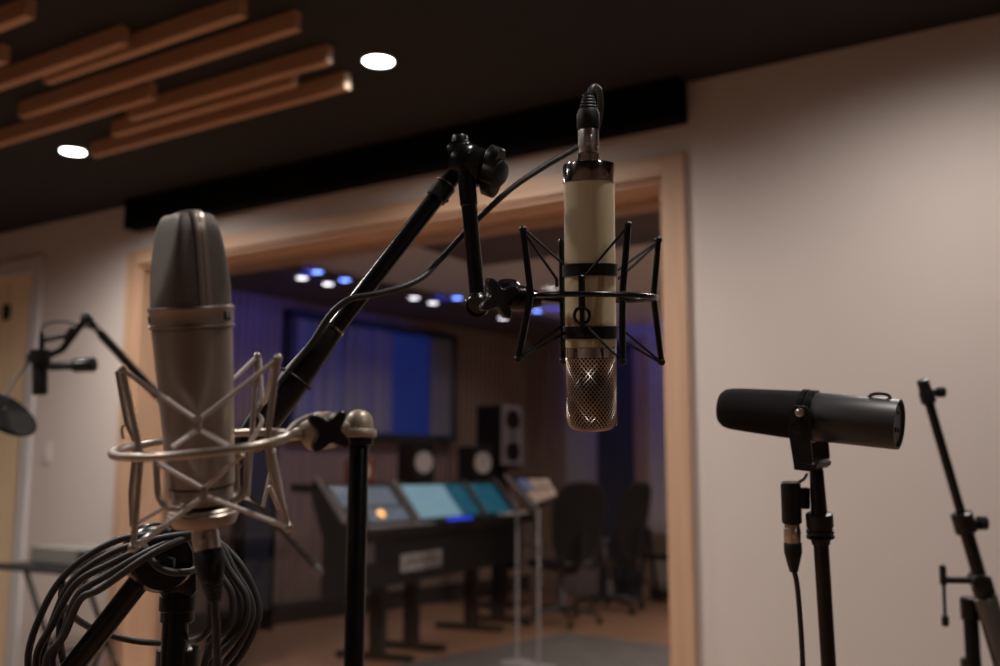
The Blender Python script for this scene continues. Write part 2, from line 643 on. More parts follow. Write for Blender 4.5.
# dark edge strip of the ceiling, parallel to the left wall
e0, e1 = V((-5.27, Ys, 0)), V((-4.56, YB, 0))
struct(build('ceiling_edge', MB().prism([(wa.x - .4, Ys, HC - .05), (e0.x, Ys, HC - .05), (e1.x, YB, HC - .05), (wb.x - .4, YB, HC - .05)], (0, 0, .048)), 'c_dark', smooth=False))
struct(build('wall_control_west', MB().prism([wa - WN * .03, wb - WN * .03, wb - WN * .2, wa - WN * .2], (0, 0, HC)), 'c_gap', smooth=False))
L = (wb - wa).length
cl, cr = onLW(288, 400, .02), onLW(450, 400, .02)          # the curtained opening
ct, cb = onLW(450, 336, .02).z, onLW(450, 441, .02).z
sl, sr = (cl - wa).dot(WD), (cr - wa).dot(WD)
mb = MB()
k = .04
while k < L:
    a = wa + WD * k
    if sl - .03 < k < sr + .03:
        mb.box(a + V((0, 0, cb / 2)) - WN * .015, (.045, .03, cb - .04), (WD, WN, V((0, 0, 1))), .004)
        if HC - ct > .08:
            mb.box(a + V((0, 0, (ct + HC) / 2)) - WN * .015, (.045, .03, HC - ct - .04), (WD, WN, V((0, 0, 1))), .004)
    else:
        mb.box(a + V((0, 0, HC / 2)) - WN * .015, (.045, .03, HC - .06), (WD, WN, V((0, 0, 1))), .004)
    k += .072
struct(build('wall_slats_west', mb, 'c_slat'))
struct(build('baseboard_control', MB().prism([wa + WN * .005, wb + WN * .005, wb + WN * .03, wa + WN * .03], (0, 0, .16)), 'c_gap', smooth=False))

# curtain in its dark frame
cu = thing('curtain', 'pleated grey curtains in a dark frame with a blue glowing gap, on the slatted wall', 'curtain', wa + WD * sl + V((0, 0, cb)))
for f0, f1 in ((.0, .60), (.86, 1.0)):
    ol = []
    n = int(150 * (f1 - f0)) + 12
    for i in range(n + 1):
        s_ = sl + .03 + (sr - sl - .06) * (f0 + (f1 - f0) * i / n)
        ol.append(wa + WD * s_ + WN * (.035 + .022 * math.sin(i * .62) + .008 * math.sin(i * .23)))
    mb = MB()
    mb.ring_faces([[p + V((0, 0, cb + .05)) for p in ol] + [p - WN * .004 + V((0, 0, cb + .05)) for p in reversed(ol)], [p + V((0, 0, ct - .05)) for p in ol] + [p - WN * .004 + V((0, 0, ct - .05)) for p in reversed(ol)]])
    build('cloth', mb, 'curtain', cu)
build('painted_glow', MB().box(wa + WD * (sl + (sr - sl) * .5) + WN * .006 + V((0, 0, (cb + ct) / 2)), (sr - sl - .06, .008, ct - cb - .08), (WD, WN, V((0, 0, 1)))), 'blue_panel', cu)  # blue light in the gap is painted as this panel's own glow
mb = MB()
ax = (WD, WN, V((0, 0, 1)))
mid = wa + WD * (sl + sr) / 2 + WN * .04
mb.box(mid + V((0, 0, cb + .02)), (sr - sl + .06, .10, .05), ax, .005)
mb.box(mid + V((0, 0, ct - .02)), (sr - sl + .06, .10, .05), ax, .005)
for s_ in (sl, sr):
    mb.box(wa + WD * s_ + WN * .04 + V((0, 0, (cb + ct) / 2)), (.06, .10, ct - cb - .06), ax, .005)
build('frame', mb, 'navy', cu)

# back wall
bl, bg, bn0, bn1 = wb.x - .2, onY(566, 400, YB).x, onY(599, 400, YB).x, onY(636, 400, YB).x
struct(build('wall_control_north', MB().bx((bl, YB, 0), (CX1 + .15, YB + .15, HC)), 'c_wall', smooth=False))
mb = MB()
x = wb.x + .06
while x < bg - .02:
    mb.box((x, YB - .02, HC / 2), (.045, .04, HC - .06), None, .004)
    x += .072
struct(build('wall_slats_north', mb, 'c_slat'))
struct(build('trim_2', MB().bx((bg, YB - .03, 0), (bg + .06, YB, HC - .02), .003), 'c_wall'))
nd_ = struct(thing('door_2', 'door', 'door', (bn0, YB, 0)))
del nd_['label'], nd_['category']
build('door_panel', MB().bx((bn0, YB - .05, .01), (bn1, YB, 2.52), .006), 'navy', nd_)
build('casing_side', MB().bx((bn1, YB - .06, 0), (bn1 + .12, YB, 2.56), .004), 'c_slat', nd_)
build('casing_head', MB().bx((bn0, YB - .06, 2.52), (bn1, YB, 2.56), .004), 'c_slat', nd_)
struct(build('wall_control_east', MB().bx((CX1, Ys, 0), (CX1 + .15, YB, HC)), 'c_wall', smooth=False))
struct(build('baseboard_control_north', MB().bx((bn1 + .12, YB - .015, 0), (CX1, YB, .1), .003), 'c_gap'))
# dark upright acoustic panel against the slatted wall
a0_, a1_ = (onLW(229, 520) - wa).dot(WD), (onLW(262, 520) - wa).dot(WD)
am = wa + WD * (a0_ + a1_) / 2
apn = thing('acoustic_panel', 'dark upright acoustic panel on feet against the slatted wall, left of the console', 'acoustic panel', am + WN * .12)
build('padding', MB().box(am + WN * .12 + V((0, 0, .78)), (a1_ - a0_ - .05, .10, 1.30), ax, .02), 'navy', apn)
mb = MB()
for k_ in (a0_ + .015, a1_ - .015):
    mb.box(wa + WD * k_ + WN * .12 + V((0, 0, .75)), (.03, .12, 1.40), ax, .004)
for h_ in (.085, 1.465):
    mb.box(am + WN * .12 + V((0, 0, h_)), (a1_ - a0_, .12, .03), ax, .004)
build('frame', mb, 'dark', apn)
for k_ in (a0_ + .04, a1_ - .04):
    build('foot', MB().box(wa + WD * k_ + WN * .13 + V((0, 0, .025)), (.05, .18, .05), ax, .008), 'dark', apn)

# dropped dark ceiling next to the window, with a panel given its own warm glow
bl0 = onZ(440, 254, 2.45).x
struct(build('ceiling_drop', MB().bx((bl0, Ys, 2.45), (CX1, 5.0, HC), .004), 'c_dark'))
lp0, lp1 = onZ(526, 226, 2.45), onZ(572, 222, 2.45)
lpt = thing('glowing_panel', 'small warm glowing panel in the dark dropped ceiling behind the glass', 'ceiling light', ((lp0.x + lp1.x) / 2, lp0.y, 2.45))
build('frame', MB().bx((lp0.x - .02, lp0.y - .42, 2.438), (lp1.x + .02, lp0.y + .02, 2.45), .003), 'trim_dark', lpt)
build('glow_face', MB().bx((lp0.x, lp0.y - .40, 2.432), (lp1.x, lp0.y, 2.438), .002), 'warm_panel', lpt)

# rug
rug = build('rug', MB().box(V((-2.75, 5.75, .007)), (2.3, 1.9, .014), (WN, WD, V((0, 0, 1))), .004), 'rug', None, (-2.75, 5.75, 0))
tag(rug, 'grey rug on the control room floor behind the glass at lower right', 'rug')

# ceiling lights of the control room: white and blue
G2, G3 = 'white downlights behind the glass', 'blue downlights behind the glass'
HL = HC - .05
lamps = [
    ((302, 278), 'w', 'white spot behind the glass, leftmost of the row on the dark ceiling edge'),
    ((328, 284), 'w', 'white spot behind the glass between the two leftmost blue ones'),
    ((414, 298), 'w', 'white spot behind the glass just right of the crossing cable'),
    ((433, 303), 'w', 'white spot behind the glass next to the middle blue one'),
    ((503, 318), 'w', 'white spot behind the glass partly hidden by the black star knob'),
    ((317, 272), 'b', 'blue spot behind the glass, bright and leftmost of the blue ones'),
    ((345, 280), 'b', 'dim blue spot behind the glass, second blue from left'),
    ((457, 298), 'b', 'bright blue spot behind the glass left of the short black arm'),
    ((537, 311), 'b', 'bright blue spot behind the glass under the black shock mount ring'),
]
for (px, py), k, lab in lamps:
    q = onZ(px, py, HL - .003)
    if k == 'w':
        downlight(q.x, q.y, HL, .043, 'lamp_w', lab, G2, 8, (1, .88, .80), 130)
    else:
        tgt = V((q.x, q.y, 2.10)) - WN * .95
        if px == 537:
            tgt = V((q.x + .5, YB, 2.15))
        downlight(q.x, q.y, HL, .043, 'lamp_b', lab, G3, 13 if px == 537 else 10, (.04, .10, 1), 95, tgt)
for i, (x, y) in enumerate([(-1.2, 5.2), (-1.0, 7.6), (-3.2, 4.4)]):  # unseen downlights added to brighten the control room
    downlight(x, y, HC, .06, 'lamp', 'added control room downlight hidden from view', 'added unseen control room downlights', 200, (1, .86, .74))

# ------------------------------------------------------------------ mixing console
CD = (R0 * .41 + F0 * .91).normalized()
CWD = (F0 * .41 - R0 * .91).normalized()       # from the operator's side to the back
CO = R0 * -.87 + F0 * 6.2
UP = V((0, 0, 1))


def C(s_, w, h):
    return CO + CD * s_ + CWD * w + UP * h


con = thing('mixing_console', 'long dark mixing console with glowing sloped screens behind the glass', 'mixing console', C(1.5, .25, 0))
CL = 2.6
prof = [(.06, .47), (.06, .79), (-.06, .80), (-.06, .845), (.08, .86), (.28, 1.12), (.50, 1.13), (.50, 1.08), (.27, 1.06), (.20, .80), (.20, .47)]
build('body', MB().ring_faces([[C(0, w, h) for w, h in prof], [C(CL, w, h) for w, h in prof]]), 'dark', con, smooth=False)
ep = [(.03, .40), (.03, .80), (-.09, .80), (-.09, .86), (.07, .89), (.27, 1.15), (.30, 1.15), (.30, 1.03), (.22, .80), (.22, .40)]
for s_ in (-.05, CL):
    build('end_panel', MB().prism([C(s_, w, h) for w, h in ep], CD * .05, .006), 'dark', con)
    build('end_rim', MB().prism([C(s_ - .004, w, h + .001) for w, h in [(.07, .89), (.27, 1.15), (.29, 1.175), (.06, .905)]], CD * .058), 'rim_grey', con)
SN = V((CWD.x * -.26, CWD.y * -.26, .20)).normalized()   # outward normal of the slope
SD = (CWD * .20 + UP * .26).normalized()


def slope(s0, s1, a, b, t, m, name, parent=con):
    """a panel on the slope from a to b (0 bottom - 1 top)"""
    ln = .328
    base = C((s0 + s1) / 2, .08, .86) + SD * (ln * (a + b) / 2) + SN * (t / 2 + .001)
    return build(name, MB().box(base, (s1 - s0, ln * (b - a), t), (CD, SD, SN), .003), m, parent)


f1 = slope(.02, .84, .04, .97, .012, 'panel_grey', 'fader_panel')
slope(.08, .78, .45, .9, .020, 'screen_dim', 'meter_display')
slope(.30, .80, .06, .38, .020, 'screen_dim', 'status_display')
for i in range(8):
    s_ = .06 + i * .075
    b_ = C(s_, .08, .86) + SD * (.328 * .22) + SN * .014
    kb = MB().box(b_, (.012, .09, .004), (CD, SD, SN), .001)
    build('fader_slot', kb, 'dark', con)
    kb = MB().box(b_ + SD * (.02 * math.sin(i * 2.1)) + SN * .008, (.02, .03, .014), (CD, SD, SN), .003)
    build('fader_knob', kb, 'rim_grey', con)
build('lit_knob', MB().lathe([(.028, .012), (.026, .04), (.014, .045)], C(.45, .08, .86) + SD * .07, SN, 20), 'amber_led', con)
slope(.86, .93, -.02, 1.04, .03, 'rim_grey', 'divider')
slope(.97, 1.62, .08, .95, .014, 'screen', 'screen')
slope(1.64, 1.95, .08, .95, .014, 'screen_teal', 'screen')
slope(1.98, 2.03, -.02, 1.04, .03, 'panel_grey', 'divider')
slope(2.06, 2.54, .08, .95, .014, 'screen_teal', 'screen')
build('armrest', MB().box(C(.45, -.02, .857), (.9, .10, .02), (CD, CWD, UP), .008), 'rim_grey', con)
build('armrest', MB().box(C(1.75, -.02, .857), (1.6, .10, .02), (CD, CWD, UP), .008), 'dark', con)
build('light_strip', MB().box(C(1.35, -.03, .872), (.34, .04, .012), (CD, CWD, UP), .004), 'blue_led', con)
la = MB().box(C(.93, .055, .60), (.58, .012, .115), (CD, CWD, UP), .003)
lb = build('label_plate', la, 'label_grey', con)
mk = MB()
for i in range(11):
    mk.box(C(.71 + i * .043, .0485, .60 + (.012 if i % 3 else -.01)), (.024, .003, .028), (CD, CWD, UP))
build('lettering', mk, 'dark', lb)
build('side_plate', MB().box(C(.16, .055, .70), (.26, .012, .13), (CD, CWD, UP), .003), 'panel_grey', con)
for s_ in (.5, .95, 1.9, 2.4):
    mb = MB()
    mb.box(C(s_, .14, .25), (.07, .10, .46), (CD, CWD, UP), .008)
    mb.box(C(s_, .16, .022), (.08, .56, .044), (CD, CWD, UP), .01)
    build('leg', mb, 'dark', con)

kb = thing('computer_keyboard', 'white keyboard lying on the front ledge of the mixing console', 'keyboard', C(2.35, -.02, .868))
build('case', MB().box(C(2.35, -.02, .875), (.44, .09, .013), (CD, CWD, UP), .004), 'white', kb)
kk = MB()
for i in range(14):
    for j in range(4):
        kk.box(C(2.35 - .195 + i * .03, -.052 + j * .021, .8835), (.024, .017, .004), (CD, CWD, UP))
build('keys', kk, 'cone_white', kb)


def speaker(org, fwd, w, d, h, lab, group, mcab, mbaf, cones, name='loudspeaker'):
    """cones: list of (height, radius, material)"""
    fwd = fwd.normalized()
    side = UP.cross(fwd).normalized()
    t = thing(name, lab, 'loudspeaker', org, group)
    o = V(org)
    build('cabinet', MB().box(o + UP * h / 2 - fwd * .008, (w, d, h), (side, fwd, UP), .008), mcab, t)
    build('baffle', MB().box(o + UP * h / 2 + fwd * (d / 2 - .004), (w * .96, .012, h * .97), (side, fwd, UP), .005), mbaf, t)
    for hh, r, m in cones:
        c = o + UP * hh + fwd * (d / 2 + .002)
        cc = build('driver', MB().lathe([(r * 1.12, 0), (r * 1.12, .005), (r, .006), (r * .9, .002), (r * .35, -.0005), (r * .33, .004), (r * .2, .009), (0.001, .011)], c, fwd, 28), m, t)
    return t


face = (R0 * .62 - F0 * .79)
G4 = 'near field monitors on the console bridge'
speaker(C(1.44, .39, 1.132), face, .21, .20, .30, 'black monitor speaker with a white cone, left one on the console bridge', G4, 'dark', 'dark', [(.15, .072, 'cone_white'), (.255, .02, 'dark')])
speaker(C(2.48, .39, 1.132), face, .21, .20, .30, 'black monitor speaker with a white cone below the tall two cone speaker', G4, 'dark', 'dark', [(.16, .080, 'cone_white'), (.265, .02, 'dark')])
speaker(C(.62, .38, 1.130), face, .16, .14, .17, 'small reddish speaker with a pale cone at the near end of the console', G4, 'red_band', 'red_band', [(.085, .038, 'cone_white')])
tp = P(500, 466, 9.3)
sp = V((tp.x, tp.y, 0))
st = thing('speaker_stand', 'dark column stand under the tall grey fronted speaker', 'speaker stand', sp)
build('base', MB().box(sp + UP * .015, (.34, .34, .03), None, .006), 'dark', st)
build('column', MB().box(sp + UP * (tp.z / 2), (.12, .12, tp.z - .06), None, .01), 'dark', st)
build('top_plate', MB().box(sp + UP * (tp.z - .0165), (.26, .26, .03), None, .005), 'dark', st)
speaker(V((tp.x, tp.y, tp.z)), R0 * .70 - F0 * .71, .29, .33, .56, 'tall dark loudspeaker with pale grey front and two black cones', None, 'dark', 'baffle', [(.13, .082, 'dark'), (.42, .082, 'dark'), (.275, .03, 'panel_grey')])

# tilted paper stand on two rods
tl, tr_, br, bl_ = P(505, 476, 6.55), P(549, 476, 6.7), P(559, 497, 6.4), P(535, 507, 6.25)
qn = ((tr_ - tl).cross(bl_ - tl)).normalized()
qn = qn if qn.z > 0 else -qn
ps = thing('paper_stand', 'tilted stand with coloured paper sheets on two slim grey rods', 'paper stand', P(527, 660, 6.35) * 1)
ps.location.z = .014
ORG[ps.name] = V(ps.location)
build('tray', MB().prism([tl, tr_, br, bl_], -qn * .015, .004), 'dark', ps)
build('rail', MB().rod(tl + qn * .004, bl_ + qn * .004, .010), 'rod', ps)
pl = lambda a, b: tl + (tr_ - tl) * a + (bl_ - tl) * b + ((br - tr_) - (bl_ - tl)) * a * b
for i in range(3):
    for j in range(2):
        a0, a1, b0, b1 = .14 + i * .28, .14 + i * .28 + .25, .14 + j * .42, .14 + j * .42 + .36
        build('sheet', MB().prism([pl(a0, b0) + qn * .002, pl(a1, b0) + qn * .002, pl(a1, b1) + qn * .002, pl(a0, b1) + qn * .002], qn * .003), 'paper_blue' if (i, j) == (0, 0) else 'paper', ps)
for px, py, z in ((517, 489, 6.45), (538, 505, 6.27)):
    a = P(px, py, z)
    build('rod', MB().rod(a - UP * .02, (a.x, a.y, .022), .009), 'rod', ps)
    build('foot', MB().lathe([(.11, .0145), (.11, .019), (.09, .024)], (a.x, a.y, 0), UP, 24), 'rod', ps)


# ------------------------------------------------------------------ office chairs (modelled facing +X)
def office_chair(loc, rz, lab):
    t = thing('office_chair', lab, 'office chair', loc, 'mesh office chairs behind the glass', True, rz)
    Z = V((0, 0, 1))
    so = []
    for i in range(28):
        a = 2 * PI * i / 28
        so.append(V((.25 * math.copysign(abs(math.cos(a)) ** .6, math.cos(a)), .25 * math.copysign(abs(math.sin(a)) ** .6, math.sin(a)), .455)))
    build('seat', MB().prism(so, (0, 0, .045), .012), 'mesh_seat', t)
    # curved back with a rim
    out = []
    for i in range(40):
        a = 2 * PI * i / 40
        y = .225 * math.copysign(abs(math.cos(a)) ** .65, math.cos(a))
        z = .32 * math.copysign(abs(math.sin(a)) ** .65, math.sin(a))
        y *= 1 + .14 * z / .32
        out.append((y, z))
    bk = lambda y, z, o=0.: V((-.25 - .10 * ((z + .32) / .64) ** 1.3 + .55 * y * y + o, y, .80 + z))
    build('back_frame', MB().tube([bk(y, z) for y, z in out], .017, 8, True), 'black_rough', t)
    mb = MB()
    rings = []
    for q in (1.0, .66, .33, .02):
        rings.append([bk(y * q, z * q, .004) for y, z in out])
    rb = [[p - V((.008, 0, 0)) for p in r] for r in reversed(rings)]
    mb.ring_faces(rings + rb, True)
    build('backrest', mb, 'mesh_seat', t)
    mb = MB()
    mb.tube(spline([(-.05, 0, .42), (-.22, 0, .44), (-.31, 0, .56), (-.33, 0, .72)], 6), .026, 8)
    build('back_support', mb, 'black_rough', t)
    for sy in (-1, 1):
        mb = MB()
        mb.tube(spline([(-.10, sy * .20, .44), (-.14, sy * .27, .47), (-.12, sy * .275, .62)], 6), .016, 8)
        mb.box((-.04, sy * .275, .635), (.26, .085, .03), None, .012)
        build('armrest', mb, 'panel_grey' if sy > 0 else 'black_rough', t)
    build('gas_post', MB().lathe([(.04, .10), (.04, .26), (.025, .262), (.025, .40), (.09, .41), (.10, .455)], (0, 0, 0), Z, 20), 'panel_grey', t)
    for i in range(5):
        a = 2 * PI * i / 5 + .3
        d = V((math.cos(a), math.sin(a), 0))
        lg = build('leg', MB().tube([d * .03 + Z * .12, d * .16 + Z * .105, d * .31 + Z * .075], [.026, .022, .016], 8), 'black_rough', t)
        s_ = Z.cross(d)
        build('caster', MB().lathe([(.022, -.022), (.028, -.018), (.028, .018), (.022, .022)], d * .31 + Z * .029, s_, 16), 'dark', lg)
    return t


ca, cb_ = P(561, 607, 8.1), P(609, 602, 8.85)
ang = math.atan2(F0.y, F0.x)
ch = office_chair((ca.x, ca.y, 0), ang + math.radians(28), 'black mesh office chair behind the glass, back towards the window, left of the pair')
dup(ch, (cb_.x, cb_.y, 0), ang + math.radians(52), 'black mesh office chair behind the glass, side on, beside the desk')

# desk at the right edge of the window
dc = onY(641, 527, 8.78)
dk = thing('desk', 'plain dark desk against the far wall at the right edge of the window', 'desk', (dc.x + .42, 8.8, 0))
zt = .745
build('tabletop', MB().bx((dc.x - .17, 8.62, zt - .03), (dc.x + 1.2, 9.12, zt), .006), 'label_grey', dk)
mb = MB()
mb.bx((dc.x - .08, 8.70, .42), (dc.x + 1.1, 8.73, .47), .004)
build('crossbar', mb, 'dark', dk)
for xx in (dc.x - .06, dc.x + 1.08):
    for yy, sg in ((8.68, -1), (9.06, 1)):
        mb = MB()
        mb.rod((xx, yy, zt - .03), (xx - .10, yy, 0), .02)
        mb.rod((xx, yy, zt - .03), (xx + .10, yy, 0), .02)
        build('leg', mb, 'dark', dk)
# ------------------------------------------------------------------ foreground helpers
def px(n, z):
    return n * z / FPX


def tripod(root, x, y, r=.32, top=.42, rot=0.0, pr=.011, part='leg'):
    """three spread legs with braces round a pole at x, y"""
    mb = MB().lathe([(pr + .004, top - .03), (pr + .012, top - .025), (pr + .012, top + .035), (pr + .004, top + .04)], (x, y, 0), UP, 20)
    build('leg_collar', mb, 'black_rough', root)
    for i in range(3):
        a = 2 * PI * i / 3 + rot
        d = V((math.cos(a), math.sin(a), 0))
        b = V((x, y, 0))
        mb = MB().rod(b + d * (pr + .012) + UP * top, b + d * r + UP * .02, .0085)
        mb.rod(b + d * .016 + UP * .16, b + d * (r * .52) + UP * (.02 + (top - .02) * .46), .004)
        lg = build('leg', mb, 'black', root)
        build('rubber_foot', MB().lathe([(.011, -.02), (.014, -.016), (.014, .02), (.010, .024)], b + d * r + UP * .02, d * .8 - UP * .3, 14), 'black_soft', lg)


def pole(root, top, r, m='black', foot_z=.06, name='pole'):
    """upright tube from top down towards the floor"""
    top = V(top)
    return build(name, MB().lathe([(r * .8, foot_z), (r, foot_z + .004), (r, top.z - .002), (r * .85, top.z)], (top.x, top.y, 0), UP, 24), m, root)


def xlr(a, d, r, lens, root, mats=('steel', 'black_soft'), names=('plug_shell', 'strain_relief'), latch=True):
    """cable plug from point a along d: metal shell then tapering boot"""
    d = V(d).normalized()
    l1, l2 = lens
    sh = build(names[0], MB().lathe([(r * .8, 0), (r * .92, .001), (r * .92, l1 * .24), (r, l1 * .26), (r, l1 * .9), (r * .95, l1)], a, d, 28), mats[0], root)
    if latch:
        e, g = perp(d, -F)
        build('latch', MB().box(V(a) + d * l1 * .5 + e * r * .98, (l1 * .4, r * .55, r * .25), (d, g, e), r * .08), mats[0], sh)
    rb = [(r * .98, l1), (r * 1.06, l1 + .001), (r * 1.06, l1 + l2 * .35), (r * .92, l1 + l2 * .5)]
    for i in range(5):
        h = l1 + l2 * (.55 + .09 * i)
        rr = r * (.9 - .085 * i)
        rb += [(rr, h), (rr * .93, h + l2 * .02), (rr * .93, h + l2 * .05), (rr * .97, h + l2 * .07)]
    rb.append((r * .42, l1 + l2))
    build(names[1], MB().lathe(rb, a, d, 24), mats[1], root)
    return V(a) + d * (l1 + l2)


# ================================================================== large nickel microphone at left
ZU = .66
Bu, Tu = P(202.7, 500, .664), P(186, 213, .656)
au = (Tu - Bu).normalized()
Lu = (Tu - Bu).length
view = (Bu - CAM).normalized()
ph = math.radians(20)
tow = (-view - au * (-view).dot(au)).normalized()
rgt = au.cross(tow).normalized()
if rgt.dot(R) < 0:
    rgt = -rgt
e1 = (tow * math.cos(ph) + rgt * math.sin(ph)).normalized()
e2 = au.cross(e1).normalized()
hh = lambda y: Lu * (500 - y) / 287.0
um = thing('condenser_microphone', 'large satin nickel studio microphone standing upright in a silver wire cradle', 'microphone', Bu)
r0 = px(41.3, ZU)
prof = [(px(24, ZU), hh(504)), (px(30, ZU), hh(502)), (px(30.5, ZU), hh(488)), (px(30, ZU), hh(486)), (px(30, ZU), hh(484)), (px(32.6, ZU), hh(483.5)), (px(32.8, ZU), hh(478)),
        (px(36.2, ZU), hh(400)), (px(38.9, ZU), hh(335)), (px(39.2, ZU), hh(328))]
build('body', MB().lathe(prof, Bu, au, 48), 'nickel', um)
ring = [(px(39, ZU), hh(327.5)), (px(41.2, ZU), hh(327)), (px(41.4, ZU), hh(325.6)), (px(41.2, ZU), hh(324.4)), (px(39.6, ZU), hh(323.8)), (px(39.6, ZU), hh(323)), (px(40.6, ZU), hh(322.4)),
        (px(41, ZU), hh(310)), (px(41.8, ZU), hh(309)), (px(42, ZU), hh(307.2)), (px(41.4, ZU), hh(306)), (px(38, ZU), hh(305.6))]
bd = build('collar', MB().lathe(ring, Bu, au, 56), 'nickel', um)
# small badge and switch window on the collar
def on_collar(ang, y, r):
    d = tow * math.cos(ang) + rgt * math.sin(ang)
    return Bu + au * hh(y) + d * px(r, ZU), d
c, d = on_collar(math.radians(55), 316, 40.7)
g = au.cross(d).normalized()
bg_ = build('badge', MB().box(c, (px(11, ZU), px(9, ZU), .0012), (g, au, d), .0004), 'black_rough', bd)
mk = MB()
s_ = px(3.2, ZU)
for sgn in (1, -1):
    mk.prism([c + d * .0007 + g * sgn * px(.6, ZU), c + d * .0007 + g * sgn * s_ + au * s_, c + d * .0007 + g * sgn * s_ - au * s_], d * .0003)
build('badge_mark', mk, 'chrome', bg_)
c, d = on_collar(math.radians(-80), 317, 40.8)
g = au.cross(d).normalized()
build('switch_window', MB().box(c, (px(9, ZU), px(7, ZU), .001), (g, au, d), .0003), 'black_rough', bd)
# wedge shaped grille
rings = []
for y, a_, b_, n_ in [(305.7, 39.3, 39.3, 2.0), (300, 39.4, 38.6, 2.1), (285, 38.6, 34.6, 3.4), (265, 37.6, 30.0, 5.5), (245, 36.6, 25.6, 8.0), (235, 35.8, 23.4, 9.0), (228, 34.6, 21.8, 9.0), (221, 31.5, 19.6, 8.0), (216.5, 28.5, 17.6, 7.0), (215, 26.0, 16.0, 6.0), (214.2, 20, 13.0, 3.5), (213.8, 8, 6, 2.4)]:
    rr = []
    for k in range(64):
        t = 2 * PI * k / 64
        x = math.copysign(abs(math.cos(t)) ** (2 / n_), math.cos(t)) * px(a_, ZU)
        z = math.copysign(abs(math.sin(t)) ** (2 / n_), math.sin(t)) * px(b_, ZU)
        rr.append(Bu + au * hh(y) + e1 * x + e2 * z)
    rings.append(rr)
build('head_grille', MB().ring_faces(rings), 'u_mesh', um, angle=1.2)
# spine band over the grille
sp_ = [(39.4, 305), (39.6, 285), (38.4, 265), (37.4, 245), (36.6, 235), (35.4, 228), (32.3, 220.3), (29.0, 215.4), (25, 213.4), (18, 212.6), (6, 212.3)]
path = [(x, y) for x, y in sp_] + [(-x, y) for x, y in reversed(sp_)]
mb = MB()
rr = []
for i, (x, y) in enumerate(path):
    p = Bu + e1 * px(x, ZU) + au * hh(y)
    q0, q1_ = path[max(i - 1, 0)], path[min(i + 1, len(path) - 1)]
    tt = (e1 * (q1_[0] - q0[0]) - au * (q1_[1] - q0[1])).normalized()
    n_ = e2.cross(tt).normalized()
    if n_.dot(e1 * x + au * (250 - y) * .6) < 0:
        n_ = -n_
    w = px(6.2, ZU)
    o1, o0 = n_ * .0009, n_ * -.002
    rr.append([p + e2 * w + o0, p + e2 * w + o1 * .6, p + e2 * w * .75 + o1, p + e2 * w * .2 + o1, p + e2 * w * .12 + o1 * .35, p - e2 * w * .12 + o1 * .35, p - e2 * w * .2 + o1, p - e2 * w * .75 + o1, p - e2 * w + o1 * .6, p - e2 * w + o0])
build('spine', MB().ring_faces(rr), 'nickel', um)
# seat groove rings at the foot
build('foot_ring', MB().lathe([(px(29, ZU), hh(486)), (px(31.8, ZU), hh(485.6)), (px(31.8, ZU), hh(484.6)), (px(29, ZU), hh(484.2))], Bu, au, 40), 'black_rough', um)

# ------------------------------------------------------------------ its wire cradle
Cm = P(200, 444, ZU)
er = P(290, 434.6, ZU) - P(200, 444, ZU)
ef = P(200, 453.5, ZU - .056) - Cm
cr_ = thing('shock_mount', 'silver wire cradle with grey elastic bands around the large nickel microphone', 'shock mount', Cm)
build('ring', MB().tube([Cm + er * .975 * math.cos(a) + ef * math.sin(a) for a in [2 * PI * k / 64 for k in range(64)]], px(4.4, ZU), 12, True), 'nickel_wire', cr_)
zf, zb = ZU - .035, ZU + .038
LF, RF, RB, LB = P(122.5, 369.5, zf), P(278, 358.5, zf), P(257.5, 356, zb), P(118, 371, zb)
fc, fl = P(197.5, 419, ZU - .036), P(204, 490, ZU - .033)
rw = px(3.1, ZU)
W_ = lambda *q: [P(*k) for k in q]
posts = [
    [LF, P(139, 448, zf - .004), P(140.5, 456, zf - .005), P(133.5, 547, zf)],
    [RF, P(267, 440, zf - .002), P(271, 470, zf), P(288, 526, zf + .01)],
    [P(256.5, 357, zb), P(252, 436, zb - .006), P(249, 470, zb - .004), P(247, 497, zb - .008)],
    [P(117.5, 371, zb), P(127, 424, zb), P(136, 442, zb), P(131, 492, zb), P(132.5, 526, zb)],
]
for q in posts:
    build('post', MB().bent(q, rw, 10), 'nickel_wire', cr_)
for q, r in ((LF, 4.4), (RF, 4.6), (RB, 4.2), (P(133.5, 547, zf), 5.0), (P(288, 527, zf + .01), 5.2)):
    build('post_tip', MB().ball(q, px(r, ZU), 12), 'nickel_wire', cr_)
ew = px(2.5, ZU)
cords = [
    [LF, fc + P(195, 419, zf) - P(197.5, 419, zf)], [fc + P(200, 419, zf) - P(197.5, 419, zf), RF],
    [P(196, 431, ZU - .037), P(172, 447.5, ZU - .050)], [P(202.5, 431, ZU - .037), P(229, 446, ZU - .050)],
    [P(157, 463, ZU - .040), P(201.5, 488, ZU - .034)], [P(206, 487, ZU - .034), P(243, 454.5, ZU - .040)],
    [P(200.5, 499, ZU - .034), P(136, 547, zf)], [P(208, 497, ZU - .034), P(286, 527, zf + .008)],
    [RB, P(233, 380, zb - .012)], [P(259.5, 358, zb), P(262.3, 405, zb - .002)],
    [P(274, 366, zf), P(265, 402, zb - .01)],
    [P(246, 498, zb - .01), P(263, 507, zb), P(275, 449, zb)], [P(269, 486, zb - .004), P(279, 509, zb)],
    [P(273, 452, zf), P(286.5, 522, zf + .01)],
    [P(132, 526, zb), P(167, 506, zb - .02)],
]
for q in cords:
    build('elastic_band', MB().tube(q, ew if len(q) < 3 else ew * .8, 8), 'elastic', cr_)
